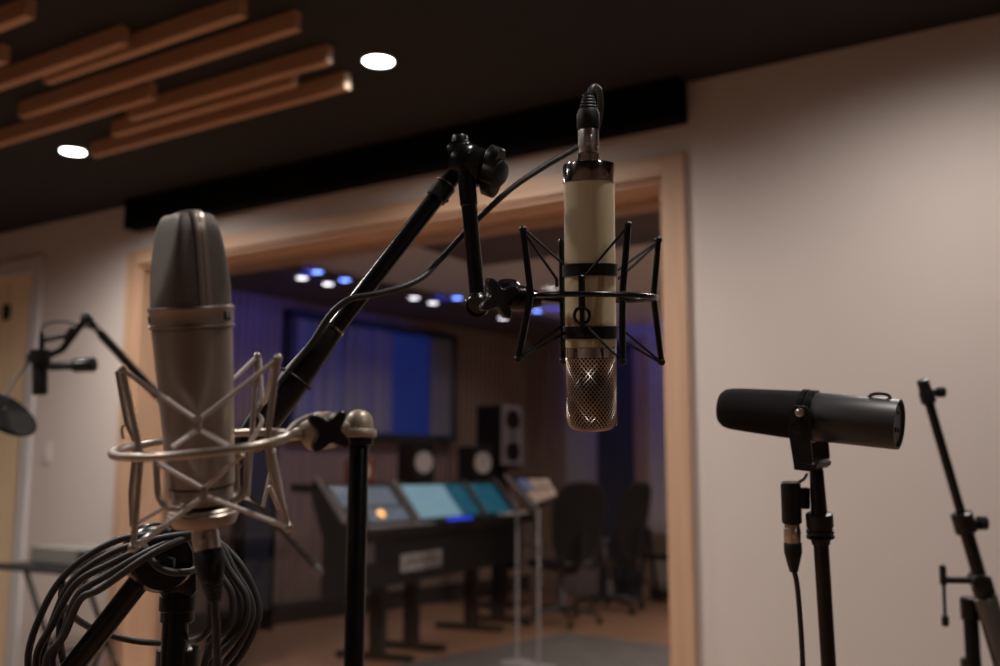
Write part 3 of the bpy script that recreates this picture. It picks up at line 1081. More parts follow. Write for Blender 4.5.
# hooks, clips and the J shaped cord end
hk = MB()
hk.tube([P(198.2, 417, ZU - .0355), P(198.6, 434, ZU - .0345)], px(3.4, ZU), 10)
hk.box(P(198, 419, ZU - .038), (px(9, ZU), px(5, ZU), .004), (R, U, F), .0008)
build('clip', hk, 'nickel_wire', cr_)
hk = MB().tube([P(204, 485.5, ZU - .033), P(204.6, 502, ZU - .033)], px(3.2, ZU), 10)
build('clip', hk, 'nickel_wire', cr_)
build('cord_end', MB().bent([P(128, 423.5, zb), P(122.5, 425.5, zb), P(121.7, 431, zb), P(123.2, 439, zb)], px(1.6, ZU), 8), 'elastic', cr_)
build('hook', MB().tube(spline([P(262.3, 404, zb), P(257.5, 413, zb), P(262, 420, zb - .004), P(258, 430, zb - .01), P(250, 443, zb - .02)], 5), px(2.6, ZU), 8), 'nickel_wire', cr_)
# inner basket that grips the foot of the microphone
build('basket_wire', MB().bent([P(156, 461, ZU - .012), P(158, 497, ZU - .014), P(166, 508.5, ZU - .016), P(182, 509.5, ZU - .02)], px(3.3, ZU), 10), 'nickel_wire', cr_)
build('basket_wire', MB().bent([P(247, 452, ZU - .008), P(246.5, 488, ZU - .008), P(240, 499, ZU - .01), P(228, 503, ZU - .012)], px(3.3, ZU), 10), 'nickel_wire', cr_)
build('basket_wire', MB().bent([P(236, 452, ZU + .02), P(237, 493, ZU + .02), P(229, 502, ZU + .012)], px(3, ZU), 10), 'nickel_wire', cr_)
build('basket_wire', MB().bent([P(170, 450, ZU + .02), P(171, 496, ZU + .02), P(178, 505, ZU + .012)], px(3, ZU), 10), 'nickel_wire', cr_)
ba = Bu - au * .0025
build('base_nut', MB().lathe([(px(22, ZU), -px(22, ZU)), (px(31, ZU), -px(20, ZU)), (px(34.5, ZU), -px(13, ZU)), (px(35, ZU), -px(8, ZU)), (px(33.5, ZU), -px(6.5, ZU)), (px(33.5, ZU), -px(4, ZU)), (px(32, ZU), -px(2.5, ZU)), (px(24, ZU), -px(2, ZU))], ba, au, 44), 'nickel', cr_)
# swivel arm to the stand
zs = .688
arm = thing('swivel_joint', 'sand coloured domed swivel with a black star knob on top of the plain black pole', 'swivel joint', P(359, 436, zs + .004))
dm = P(359, 437.5, zs + .004)
build('dome', MB().lathe([(px(17, zs), 0), (px(17.8, zs), px(1, zs)), (px(17.8, zs), px(6.5, zs)), (px(16.6, zs), px(8.3, zs)), (px(14.3, zs), px(8.8, zs)), (px(14.4, zs), px(14, zs)), (px(13, zs), px(20, zs)), (px(9.5, zs), px(25, zs)), (px(5, zs), px(27.6, zs)), (0.0001, px(28.3, zs))], dm, UP, 36), 'tan', arm)
build('boss', MB().rod(P(350, 426, zs), P(333, 429, zs - .004), px(6.2, zs)), 'tan', arm)
build('barrel', MB().lathe([(px(16.5, zs), 0), (px(18.5, zs), .0015), (px(18.5, zs), .017), (px(17, zs), .019)], P(311, 433, zs + .002), P(340, 428, zs - .012) - P(311, 433, zs + .002), 32), 'tan', arm)
kc = P(327, 430, zs - .024)
ke, kg = (R * .93 + F * .37).normalized(), U
build('star_knob', MB().prism(star(kc, 5, px(24, zs), px(12, zs), ke, kg, 4, math.radians(52)), (R * .37 - F * .93).normalized() * .010, .0012), 'black_rough', arm)
build('strap', MB().tube(spline([Cm + er * .98 + V((0, 0, .002)), P(296, 423, ZU + .01), P(309, 416.5, zs - .01), P(322, 414.5, zs - .004), P(330, 419, zs)], 6), px(2.6, zs), 8), 'nickel_wire', arm)
build('mount_lug', MB().rod(Cm + er * .96, P(305, 433.5, zs), px(6, zs)), 'nickel_wire', arm)
ps_ = thing('microphone_stand', 'plain black upright pole carrying the sand coloured swivel dome', 'microphone stand', (dm.x, dm.y, 0))
tp_ = dm - UP * .0003
pole(ps_, tp_ - UP * .004, px(10.0, .69), 'black', .03)
build('thread_collar', MB().lathe([(px(12, zs), -px(8, zs)), (px(14.5, zs), -px(7, zs)), (px(14.5, zs), -px(.8, zs)), (px(13, zs), 0)], tp_, UP, 28), 'black_rough', ps_)
build('base', MB().lathe([(.11, 0), (.115, .004), (.113, .016), (.05, .028), (.012, .034)], (dm.x, dm.y, 0), UP, 40), 'black_rough', ps_)

# ------------------------------------------------------------------ plug and cable under the nickel microphone
cu_ = thing('microphone_cable', 'black cable plugged in below the large nickel microphone, hanging straight down', 'microphone cable', P(203.5, 521, ZU))
pa = ba - au * px(22.3, ZU)
pd = (P(214, 596, ZU - .004) - pa).normalized()
pe = xlr(pa, pd, px(13.4, ZU), (px(24, ZU), px(52, ZU)), cu_, names=('plug_shell', 'strain_relief'))
pc = [pe - pd * .004, P(215, 610, ZU - .004), P(216.5, 640, ZU - .002), P(215, 690, ZU), P(192, 780, ZU - .03), P(120, 1000, ZU - .08)]
q_ = V(pc[-1])
build('cable', MB().tube(spline(pc + [V((q_.x, q_.y, .05)), V((q_.x - .06, q_.y - .08, .004)), V((q_.x - .35, q_.y - .1, .004))], 8), px(4.3, ZU), 10), 'cable', cu_)

# ================================================================== boom stand with the long diagonal arm
ZB = .90
b0, b1 = P(70, 671, .845), P(463, 163, .985)
bdir = (b1 - b0).normalized()
BL = (b1 - b0).length
def on_boom(pxx):
    """point on the boom axis seen at column pxx"""
    lo, hi = 0.0, 1.0
    for _ in range(40):
        m_ = (lo + hi) / 2
        q = b0 + (b1 - b0) * m_
        rel = q - CAM
        if 500 + FPX * rel.dot(R) / rel.dot(F) < pxx:
            lo = m_
        else:
            hi = m_
    return b0 + (b1 - b0) * lo
cl_ = on_boom(158)
bs_ = thing('boom_stand', 'black boom stand whose long arm rises diagonally from lower left to the hanging cream microphone', 'boom stand', (cl_.x, cl_.y, 0))
pz = P(178, 585, .905)
bend = b0 - bdir * .22
build('boom_arm', MB().lathe([(.0080, 0), (.0095, .002), (.0095, (on_boom(322) - bend).length)], bend, bdir, 24), 'black', bs_)
s0_, s1_ = on_boom(245), on_boom(333.5)
sl_ = (s1_ - s0_).length
build('sleeve', MB().lathe([(.0125, 0), (.0150, .004), (.0150, sl_ * .45), (.0140, sl_ * .6), (.0108, sl_ * .9), (.0098, sl_ - .003), (.0090, sl_)], s0_, bdir, 28), 'sleeve', bs_)
build('sleeve_rim', MB().lathe([(.0088, 0), (.0102, .0005), (.0102, .0028), (.0088, .0032)], s1_, bdir, 28), 'chrome', bs_)
u0_ = s1_ + bdir * .002
ul = (b1 - u0_).length
build('upper_tube', MB().lathe([(.0085, 0), (.0085, ul - .012), (.006, ul - .010)], u0_, bdir, 28), 'black', bs_)
cx_ = on_boom(444.5)
build('collar', MB().lathe([(.0085, -.016), (.0105, -.015), (.0105, .0), (.0085, .001)], cx_, bdir, 28), 'black_rough', bs_)
build('collar_ring', MB().lathe([(.0090, 0), (.0112, .0004), (.0112, .0020), (.0090, .0026)], cx_ + bdir * .001, bdir, 28), 'steel', bs_)
build('collar_screw', MB().rod(cx_ - bdir * .006 + P(450, 215, .97) - P(444, 204, .97), cx_ - bdir * .006, .003), 'black_rough', bs_)
build('counterweight', MB().lathe([(.02, 0), (.024, .003), (.024, .09), (.02, .093)], bend, bdir, 28), 'black', bs_)
# clutch where the arm meets the pole
cd = (F * -.86 + R * .5 + U * .05).normalized()
k0 = cl_ + cd * -.03
build('clutch', MB().lathe([(.018, 0), (.0255, .002), (.0275, .006), (.0275, .020), (.025, .024), (.0275, .028), (.0275, .050), (.024, .056), (.012, .057)], k0, cd, 36), 'black', bs_)
build('clutch_bolt', MB().lathe([(.009, 0), (.009, .006), (.006, .009)], k0 + cd * .057, cd, 6), 'black', bs_)
build('clutch_block', MB().box(P(180, 566, .905), (.034, .050, .03), (R, U, F), .006), 'black_rough', bs_)
pole(bs_, P(178, 572, .905), .0118, 'black')
for y_, r_, l_ in ((603, .0165, .016), (606, .0150, .03), (664, .0195, .03)):
    q = P(178, y_, .905)
    build('pole_collar', MB().lathe([(r_ * .85, -l_ / 2), (r_, -l_ / 2 + .002), (r_, l_ / 2 - .002), (r_ * .85, l_ / 2)], q, UP, 28), 'black_rough', bs_)
q = P(178, 572, .905)
tripod(bs_, q.x, q.y, .42, .45, 1.1, .0125)
# head joint, short dropped arm, end joint
hj = P(462, 160, .985)
jd = (R * .82 - F * .42 + U * -.38).normalized()
build('head_block', MB().box(hj + U * .001, (.024, .036, .022), ((R + U * .25).normalized(), (U - R * .25).normalized(), F), .006), 'black', bs_)
build('head_disc', MB().lathe([(.014, -.005), (.0185, -.003), (.0195, .002), (.0195, .010), (.017, .013), (.019, .0145), (.019, .024), (.015, .028), (.008, .029)], hj - U * .001, jd, 36), 'black', bs_)
hc = MB()
hc.lathe([(.0065, .0), (.0080, .001), (.0080, .0065), (.0068, .008)], hj + U * .0165 - R * .002, U, 10)
build('head_cap', hc, 'black_rough', bs_)
wk = hj + jd * .030
we, wg = perp(jd, U)
build('wing_knob', MB().prism(star(wk, 3, .026, .010, we, wg, 2, .35), jd * .013, .0015).lathe([(.013, -.002), (.014, 0), (.014, .016), (.010, .019)], wk, jd, 24), 'black_rough', bs_)
d0, d1 = P(465.5, 168, .968), P(477.5, 296, .966)
build('drop_arm', MB().rod(d0, d1, .0076), 'black', bs_)
build('drop_arm_grip', MB().lathe([(.0076, 0), (.0086, .001), (.0086, .03), (.0076, .031)], d0 + (d1 - d0).normalized() * .006, d1 - d0, 24), 'black', bs_)
ec = P(478.5, 303, .966)
ecd = (-F * .80 - U * .42 + R * -.2).normalized()
build('end_joint', MB().lathe([(.008, -.018), (.0118, -.016), (.0122, 0), (.0122, .006), (.0108, .009), (.0100, .0088), (.0095, .006)], ec, ecd, 32), 'black', bs_)

# ------------------------------------------------------------------ black spider mount of the cream microphone
ZC = .965
k1 = px(1, ZC)
Cr = P(594, 297.5, ZC)
cm_ = thing('shock_mount', 'black spider shock mount with thin cords around the hanging cream microphone', 'shock mount', Cr)
kn = P(496, 298.5, ZC - .020)
build('star_knob', MB().prism(star(kn, 5, .0215, .0095, (R * .90 + F * .43).normalized(), U, 4, .50), (R * .43 - F * .90).normalized() * .010, .0012), 'black_rough', cm_)
build('swivel_barrel', MB().lathe([(.008, 0), (.0115, .002), (.0125, .008), (.0125, .020), (.0105, .028), (.0075, .034), (.0065, .038)], P(502, 298, ZC), P(540, 299, ZC) - P(502, 298, ZC), 28), 'black', cm_)
build('swivel_cap', MB().lathe([(.010, 0), (.0118, .002), (.0118, .006), (.009, .009)], P(508, 290, ZC - .004), (U + F * -.3), 24), 'black', cm_)
erc = P(656, 298, ZC) - P(594, 297.5, ZC)
efc = P(594, 294.0, ZC - .058) - Cr
build('ring', MB().tube([Cr + erc * math.cos(a) + efc * math.sin(a) for a in [2 * PI * k / 64 for k in range(64)]], k1 * 2.8, 12, True), 'black', cm_)
zf, zb = ZC - .036, ZC + .040
cposts = [
    W_((523, 229.5, zf), (531, 295, zf - .003), (518, 359, zf)),
    W_((562, 242, zb), (562.5, 297, zb + .003), (563, 361, zb)),
    W_((628, 225, zf), (622.5, 295, zf - .006), (622.5, 361, zf)),
    W_((658.5, 240, zb), (653.5, 297, zb + .002), (661.5, 362, zb)),
]
for q in cposts:
    p_ = build('post', MB().bent(q, k1 * 3.3, 10), 'black', cm_)
    for e in (q[0], q[-1]):
        build('post_tip', MB().ball(e, k1 * 4.1, 12), 'black_rough', p_)
# black gripping bands
ac = (P(588.8, 164, ZC) - P(591.8, 430, ZC))
LC = ac.length
ac.normalize()
Bc = P(591.8, 430, ZC)
hc_ = lambda y: LC * (430 - y) / 266.0
for y0_, y1_ in ((277, 264.5), (339, 326)):
    build('grip_band', MB().lathe([(k1 * 26.0, hc_(y0_)), (k1 * 27.6, hc_(y0_) + .0006), (k1 * 27.6, hc_(y1_) - .0006), (k1 * 26.0, hc_(y1_)), (k1 * 25.8, hc_(y1_)), (k1 * 25.8, hc_(y0_))], Bc, ac, 48), 'black_rough', cm_)
zc0 = ZC - .0275
ccords = [
    W_((523, 231, zf), (556.5, 279, ZC - .012)), W_((525, 230, zf), (563, 264, ZC + .006)),
    W_((628, 226, zf), (586, 275, zc0)),
    W_((658, 241, zb), (618, 270, ZC + .012)), W_((658, 243, zb), (618.5, 279, ZC + .012)),
    W_((562, 243, zb), (578, 264, ZC + .026)),
    W_((518, 358, zf), (562, 326, ZC - .008)), W_((519, 359, zf), (565, 333, ZC - .008)),
    W_((622, 361, zf), (587, 327, zc0)),
    W_((661, 362, zb), (619, 327, ZC + .012)), W_((661, 363, zb), (620, 339, ZC + .012)),
    W_((563, 360, zb), (578, 339, ZC + .026)),
]
for q in ccords:
    build('elastic_cord', MB().tube(q, k1 * 1.35, 8), 'black_soft', cm_)
mb = MB().bent(W_((556.5, 279, ZC - .012), (557, 287, ZC - .012)), k1 * 1.6, 8)
build('cord_end', mb, 'black_soft', cm_)
mb = MB().rod(P(581.5, 275, zc0 - .001), P(582, 308, zc0 - .001), k1 * 3.4)
build('clasp_bar', mb, 'black_rough', cm_)
lc = P(582, 315.5, zc0 - .001)
build('clasp_loop', MB().tube([lc + R * k1 * 7.4 * math.cos(a) + U * k1 * 8 * math.sin(a) for a in [2 * PI * k / 28 for k in range(28)]], k1 * 1.7, 8, True), 'black', cm_)
build('clasp_bar', MB().rod(P(582, 309, zc0 - .001), P(582.5, 335, zc0 - .001), k1 * 2.6), 'black_rough', cm_)
build('rim_clip', MB().box(P(622.5, 296, zf - .006), (k1 * 9, k1 * 9, k1 * 9), (R, U, F), k1 * 2), 'black_rough', cm_)

# ================================================================== cream microphone, hanging head down
tm = thing('condenser_microphone', 'cream bodied microphone with chrome rings hanging head down in a black spider mount', 'microphone', Bc + ac * LC)
rc_ = k1 * 25.4
build('body', MB().lathe([(rc_ * .96, hc_(347.5)), (rc_, hc_(347)), (rc_, hc_(184)), (rc_ * .97, hc_(183.3))], Bc, ac, 56), 'cream', tm)
build('top_cap', MB().lathe([(k1 * 25.2, hc_(183.2)), (k1 * 26, hc_(183)), (k1 * 26, hc_(166.5)), (k1 * 25.3, hc_(164.6)), (k1 * 23.5, hc_(163.8)), (k1 * 12, hc_(163.4))], Bc, ac, 56), 'chrome', tm)
build('lower_collar', MB().lathe([(k1 * 24.2, hc_(358)), (k1 * 25.2, hc_(357.5)), (k1 * 25.2, hc_(348)), (k1 * 24.6, hc_(347.6))], Bc, ac, 56), 'chrome', tm)
# raised name plate on the front
def skin(u, y, r):
    t_ = (-F - ac * (-F).dot(ac)).normalized()
    s__ = ac.cross(t_)
    s__ = s__ if s__.dot(R) > 0 else -s__
    return Bc + ac * hc_(y) + t_ * math.cos(u) * r + s__ * math.sin(u) * r
rg = []
for (y, w) in [(283.5, .30), (284.5, .44), (287, .55), (292, .60), (318, .60), (322.5, .55), (324.5, .44), (325.3, .3)]:
    row = [skin(-.16 + w * (j / 8 - 1), y, rc_ + .0006) for j in range(17)]
    rg.append(row + [skin(-.16 + w * (j / 8 - 1), y, rc_ - .0008) for j in reversed(range(17))])
build('name_plate', MB().ring_faces(rg), 'cream', tm)
# woven grille
gpf = [(24.6, 358), (24.4, 362), (24.4, 415), (24.0, 420), (22.6, 425), (20, 428.2), (16, 429.6), (8, 430)]
def gpt(t, a):
    x = t * (len(gpf) - 1)
    lens = [0]
    for i in range(1, len(gpf)):
        lens.append(lens[-1] + math.hypot(gpf[i][0] - gpf[i - 1][0], gpf[i][1] - gpf[i - 1][1]))
    s_ = t * lens[-1]
    for i in range(1, len(gpf)):
        if s_ <= lens[i] + 1e-9:
            f_ = (s_ - lens[i - 1]) / (lens[i] - lens[i - 1])
            r = gpf[i - 1][0] + (gpf[i][0] - gpf[i - 1][0]) * f_
            y = gpf[i - 1][1] + (gpf[i][1] - gpf[i - 1][1]) * f_
            break
    e, g = EG
    return Bc + ac * hc_(y) + (e * math.cos(a) + g * math.sin(a)) * k1 * r
EG = perp(ac)
mb = MB()
NW, NS = 36, 44
for sg in (1, -1):
    for i in range(NW):
        a0 = 2 * PI * i / NW
        mb.tube([gpt(k / NS, a0 + sg * 2 * PI * (k / NS) * .46) for k in range(NS + 1)], k1 * .52, 4, caps=False)
build('grille', mb, 'grille', tm)
build('grille_core', MB().lathe([(k1 * max(r - 1.6, .5), hc_(y) + (k1 * 1.6 if y > 424 else 0)) for r, y in reversed(gpf)], Bc, ac, 40), 'core', tm)
sm = MB()
for a0 in (0.0,):
    t_ = skin(1.42, 300, 1) - skin(1.42, 300, 0)
    sm.box(Bc + ac * hc_(392) + t_ * k1 * 24.6, (k1 * 4, k1 * 68, k1 * 1.2), (ac.cross(t_), ac, t_), k1 * .4)
build('rim_glint', sm, 'chrome', tm)  # added chrome strip stands in for the reflection along the right rim
Tc = Bc + ac * hc_(163.4)
build('socket', MB().lathe([(k1 * 11.5, 0), (k1 * 11.5, k1 * 9), (k1 * 10, k1 * 9.6)], Tc, ac, 28), 'chrome', tm)

# ------------------------------------------------------------------ its cable: plug, arc, run along the arm, coil on the clutch
cc = thing('microphone_cable', 'dark cable from the cream microphone along the diagonal arm to a coil at lower left', 'microphone cable', Tc)
pend = xlr(Tc + ac * k1 * 9.8, ac, k1 * 10.4, (k1 * 24, k1 * 36), cc, names=('plug_shell', 'strain_relief'))
# smooth black part of the boot
build('boot', MB().lathe([(k1 * 10.6, 0), (k1 * 11.3, k1 * 1), (k1 * 11.3, k1 * 16), (k1 * 9.8, k1 * 19.5)], Tc + ac * k1 * 33.6, ac, 28), 'black_soft', cc)
rcb = .0041
boomw = lambda x, dz, dn: on_boom(x) + F * dz + (U + R * .8).normalized() * dn
run = [pend - ac * .006, P(590, 93, ZC), P(593, 87.5, ZC + .003), P(597.5, 88, ZC + .012), P(600, 97, ZC + .022), P(600, 115, ZC + .032), P(594, 134, ZC + .042), P(578, 147, ZC + .045), P(550, 163, ZC + .035), P(520, 182, ZC + .02),
       P(500, 198, ZC + .012), P(478, 219, ZC + .012), P(462, 236, ZC + .012), P(440, 260, ZC + .010), P(424, 276, ZC - .012), P(405, 286, ZC - .030), P(385, 292, ZC - .039), P(368, 295.5, ZC - .044), P(349, 299.5, ZC - .047), P(331, 314, ZC - .050), P(313, 341, ZC - .052), P(297, 361, ZC - .056),
       P(276, 387, ZC - .062), P(256, 411, .896), P(232, 448, .887), P(205, 500, .88), P(186, 528, .885)]
rnd = random.Random(3)
# loops hung over the clutch, as seen from the front
loops = []
for i, (lx, rx, bot, sag) in enumerate([(28, 258, 742, 0), (42, 251, 726, 1), (36, 240, 752, 2), (52, 246, 718, 3), (46, 232, 736, 4)]):
    z_ = .872 - .009 * i
    t0 = 534 + 5 * i
    loops += [P(160 - 2 * i, t0, z_ - .018), P(118 - 4 * i, t0 + 6 + 7 * i, z_ - .012), P(72 + 2 * i, 568 + 8 * i + 3 * (i % 2), z_ - .006), P(44 + 5 * i + 6 * (i % 2), 608 + 7 * i, z_), P(lx, 664, z_), P(lx + 22, bot - 22, z_ - .002), P(120, bot + 14, z_ - .004),
              P(190, bot - 36, z_ - .004), P(rx - 22, 662 - 4 * i, z_), P(rx - 2, 625, z_), P(rx, 603 - 2 * i, z_ + .004), P(rx - 14 - 3 * (i % 2), 570, z_ + .006), P(222 - 2 * i, 545, z_ + .008), P(200, 534, z_ - .002)]
tail = [P(150, 541, .835), P(148, 553, .828), P(157, 566, .824), P(172, 572, .826), P(188, 572, .840), P(197, 570, .86), P(205, 584, .875)]
tail += [P(216, 612, .88), P(207, 633, .885), P(192, 641, .935), P(168, 643, .95), P(135, 641, .945), P(100, 632, .92), P(74, 617, .89), P(62, 601, .87), P(64, 585, .868), P(60, 640, .86), P(70, 690, .86), P(80, 760, .86), P(90, 900, .86)]
q_ = tail[-1]
tail += [V((q_.x, q_.y, .2)), V((q_.x + .03, q_.y + .02, .005)), V((q_.x + .3, q_.y + .1, .005))]
build('cable', MB().tube(spline(run + loops + tail, 6), rcb * .76, 10), 'cable', cc)
# cable tie holding it to the arm
build('cable_tie', MB().tube([on_boom(296) + (e * math.cos(a) + g * math.sin(a)) * .0155 for e, g in (perp(bdir),) for a in [2 * PI * k / 24 for k in range(24)]], .0016, 6, True), 'black_soft', cc)

# ================================================================== dark broadcast microphone at right
Ls, Rs = P(720, 407.6, 1.14), P(899.5, 424.5, 1.03)
asx = (Rs - Ls).normalized()
LS = (Rs - Ls).length
bm_ = thing('broadcast_microphone', 'dark grey broadcast microphone with a black foam windscreen, lying level on a stand at right', 'microphone', P(808, 464, 1.085))
build('windscreen', MB().lathe([(.001, 0), (.012, .0004), (.018, .0025), (.0215, .007), (.0232, .014), (.0242, .03), (.0262, .08), (.0268, .103)], Ls, asx, 48), 'foam', bm_)
hb_ = .109
build('body', MB().lathe([(.0235, hb_ - .004), (.0258, hb_ - .002), (.0258, hb_), (.0262, hb_ + .001), (.0262, LS - .002), (.0258, LS), (.0236, LS), (.0232, LS - .005), (.001, LS - .005)], Ls, asx, 56), 'grey_body', bm_)
e, g = perp(asx, UP)
bp_ = build('back_plate', MB().lathe([(.018, LS - .0045), (.021, LS - .0042), (.021, LS - .003), (.018, LS - .0026)], Ls, asx, 40), 'panel_grey', bm_)
sw = MB()
for dz_, dw in ((-.006, .006), (-.006, -.006)):
    sw.box(Ls + asx * (LS - .0022) + e * dz_ + g * dw, (.002, .005, .003), (asx, e, g), .0004)
sw.lathe([(.0015, 0), (.0015, .001), (.001, .0013)], Ls + asx * (LS - .0026) + e * .012, asx, 10)
build('switches', sw, 'black_rough', bp_)
for hh_, r_ in ((.0975, .0288), (.1065, .0284)):
    build('clamp_ring', MB().lathe([(r_ * .94, -.0032), (r_, -.0026), (r_, .0026), (r_ * .94, .0032)], Ls + asx * hh_, asx, 48), 'black', bm_)
fr_ = (-F - asx * (-F).dot(asx)).normalized()
dn = -UP
pv = Ls + asx * .102
for sg, nm in ((1, 'front'), (-1, 'rear')):
    o_ = pv + fr_ * sg * .0290
    n_ = fr_ * sg
    a_ = asx
    d_ = (n_.cross(a_))
    d_ = d_ if d_.z < 0 else -d_
    z0 = o_
    ol = [z0 - a_ * .010 - d_ * .006, z0 - a_ * .006 - d_ * .012, z0 + a_ * .006 - d_ * .012, z0 + a_ * .0105 - d_ * .006, z0 + a_ * .0115 + d_ * .018, z0 + a_ * .0155 + d_ * .044, z0 + a_ * .0135 + d_ * .056, z0 - a_ * .003 + d_ * .056, z0 - a_ * .0055 + d_ * .044, z0 - a_ * .0115 + d_ * .018]
    yk = build('yoke_arm', MB().prism(ol, n_ * .0035, .0006), 'black_rough', bm_)
    build('pivot_screw', MB().lathe([(.0040, 0), (.0046, .0010), (.0046, .0022), (.0034, .0032), (.0015, .0033)], o_ + n_ * .0036 - d_ * .0050, n_, 24), 'steel' if sg > 0 else 'black', yk)
    build('pivot_boss', MB().lathe([(.0085, 0), (.0085, .0016), (.0070, .0022)], o_ + n_ * .0034 + d_ * .010, n_, 24), 'black', yk)
d_ = V((0, 0, -1))
yb = pv + asx * .0052 - UP * .0505
build('yoke_base', MB().box(yb, (.0165, .057, .010), (asx, fr_, UP), .003), 'black_rough', bm_)
# short signal lead arched over the back of the body
hx = lambda h_, up: Ls + asx * h_ + UP * up - F * .006
build('signal_lead', MB().tube(spline([hx(LS - .034, .022), hx(LS - .029, .0285), hx(LS - .020, .0308), hx(LS - .012, .0295), hx(LS - .008, .0225)], 6), .0017, 8), 'cable', bm_)

# stand of the broadcast microphone
yt = yb - UP * .0062
bt = P(829.5, 680, 1.088)
sdir = (bt - yt).normalized()
s2 = thing('microphone_stand', 'slim black stand under the dark broadcast microphone with a ribbed height clutch', 'microphone stand', (0, 0, 0))
fl_ = yt + sdir * ((.03 - yt.z) / sdir.z)
s2.location = (fl_.x, fl_.y, 0)
ORG[s2.name] = V(s2.location)
def on_st(y):
    lo, hi = 0., 2.
    for _ in range(40):
        m_ = (lo + hi) / 2
        q = yt + sdir * m_ - CAM
        if 333 - FPX * q.dot(U) / q.dot(F) < y:
            lo = m_
        else:
            hi = m_
    return yt + sdir * lo
z1 = 1.085
up_ = MB().lathe([(.0068, 0), (.0072, .001), (.0086, (on_st(514) - yt).length)], yt, sdir, 24)
build('upper_tube', up_, 'black', s2)
cy = on_st(513)
build('clutch', MB().lathe([(.012, 0), (.0142, .001), (.0142, .0150), (.0125, .0155), (.0125, .0180), (.0146, .0185), (.0146, .0215), (.0105, .0220), (.0105, .0240), (.0146, .0245), (.0150, .0265), (.0105, .028), (.0095, .034)], cy, sdir, 28), 'black_rough', s2)
lo_ = on_st(541)
build('lower_tube', MB().lathe([(.0080, 0), (.0080, (fl_ - lo_).length)], lo_, sdir, 24), 'black', s2)
build('base', MB().lathe([(.13, 0), (.135, .004), (.133, .016), (.06, .028), (.02, .034)], (fl_.x, fl_.y, 0), UP, 40), 'black_rough', s2)

# plug hanging beside that stand
c2 = thing('microphone_cable', 'black cable plugged into the holder beside the slim stand of the broadcast microphone', 'microphone cable', P(790, 482, z1))
ja, jb = P(790.5, 482, z1), P(792, 523, z1)
jd_ = (jb - ja).normalized()
jr = px(9.8, z1)
hd = build('socket_holder', MB().lathe([(jr * .9, 0), (jr, .001), (jr, (jb - ja).length - .001), (jr * .92, (jb - ja).length)], ja, jd_, 28), 'black_rough', c2)
build('bracket', MB().box(P(804, 498, z1 + .002), (px(10, z1), px(21, z1), .010), (R, U, F), .0015), 'black_rough', c2)
build('lead', MB().tube(spline([P(796, 484, z1), P(800, 481.5, z1), P(804, 479, z1 + .006), P(807, 474, z1 + .012)], 5), .0017, 8), 'cable', c2)
pe = xlr(jb, jd_, px(8.3, z1), (px(19, z1), px(30, z1)), c2)
q_ = P(803, 800, z1)
build('cable', MB().tube(spline([pe - jd_ * .003, P(797, 584, z1), P(799.5, 610, z1), P(801.5, 640, z1), P(803, 680, z1), q_, V((q_.x - .06, q_.y - .10, .25)), V((q_.x - .08, q_.y - .20, .03)), V((q_.x - .02, q_.y - .32, .004)), V((q_.x + .4, q_.y - .4, .004))], 7), px(2.7, z1), 10), 'cable', c2)

# ================================================================== folded boom stand at the right edge
ZR = 1.70
k2 = px(1, ZR)
f3 = P(973, 640, ZR)
s3 = thing('boom_stand', 'black boom stand without a microphone at the right edge, grey lower tube, small T handle', 'boom stand', (f3.x, f3.y, 0))
ta, tb = P(926, 392, ZR), P(984, 592, ZR)
td = (tb - ta).normalized()
tl_ = (tb - ta).length
fr3 = lambda f_: ta + (tb - ta) * f_
build('upper_tube', MB().lathe([(k2 * 4.6, 0), (k2 * 4.6, tl_ * .62), (k2 * 4, tl_ * .63)], ta, td, 20), 'black', s3)
build('middle_tube', MB().lathe([(k2 * 6.4, tl_ * .64), (k2 * 6.8, tl_ * .66), (k2 * 6.8, tl_)], ta, td, 20), 'black', s3)
build('tip', MB().lathe([(k2 * 4, -k2 * 13), (k2 * 6, -k2 * 12), (k2 * 6, -k2 * 2), (k2 * 7.2, 0), (k2 * 7.2, k2 * 11), (k2 * 5, k2 * 12.5)], ta, td, 20), 'black_rough', s3)
build('tip_knob', MB().rod(ta + R * k2 * 3, ta + R * k2 * 11, k2 * 2.4).lathe([(k2 * 4, 0), (k2 * 5.4, k2 * 1), (k2 * 5.4, k2 * 8), (k2 * 4, k2 * 9)], ta + R * k2 * 10, R, 16), 'black_rough', s3)
mc = fr3(.655)
build('clutch', MB().lathe([(k2 * 8, -k2 * 11), (k2 * 10.5, -k2 * 10), (k2 * 10.5, k2 * 9), (k2 * 8, k2 * 11)], mc, td, 24), 'black_rough', s3)
build('clutch_knob', MB().rod(mc, mc + R * k2 * 15, k2 * 2.6).lathe([(k2 * 5, 0), (k2 * 7, k2 * 1.2), (k2 * 7, k2 * 9), (k2 * 5, k2 * 10)], mc + R * k2 * 13, R, 18), 'black_rough', s3)
build('lower_clutch', MB().lathe([(k2 * 8, -k2 * 9), (k2 * 10.6, -k2 * 8), (k2 * 10.6, k2 * 7), (k2 * 8, k2 * 9)], fr3(.975), td, 24), 'black', s3)
bb3 = tb + td * .34
build('lower_tube', MB().lathe([(k2 * 10, 0), (k2 * 11.2, k2 * 1), (k2 * 11.2, .33), (k2 * 9, .34)], tb + td * k2 * 4, td, 24), 'grey_tube', s3)
vt = P(970, 606, ZR + .03)
build('pole', MB().lathe([(k2 * 7.4, .05), (k2 * 7.4, vt.z - .002), (k2 * 6, vt.z)], (vt.x, vt.y, 0), UP, 20), 'black', s3)
build('pole_clutch', MB().lathe([(k2 * 8, -k2 * 14), (k2 * 9.5, -k2 * 13), (k2 * 9.5, k2 * 8), (k2 * 8, k2 * 9)], vt, UP, 20), 'black_rough', s3)
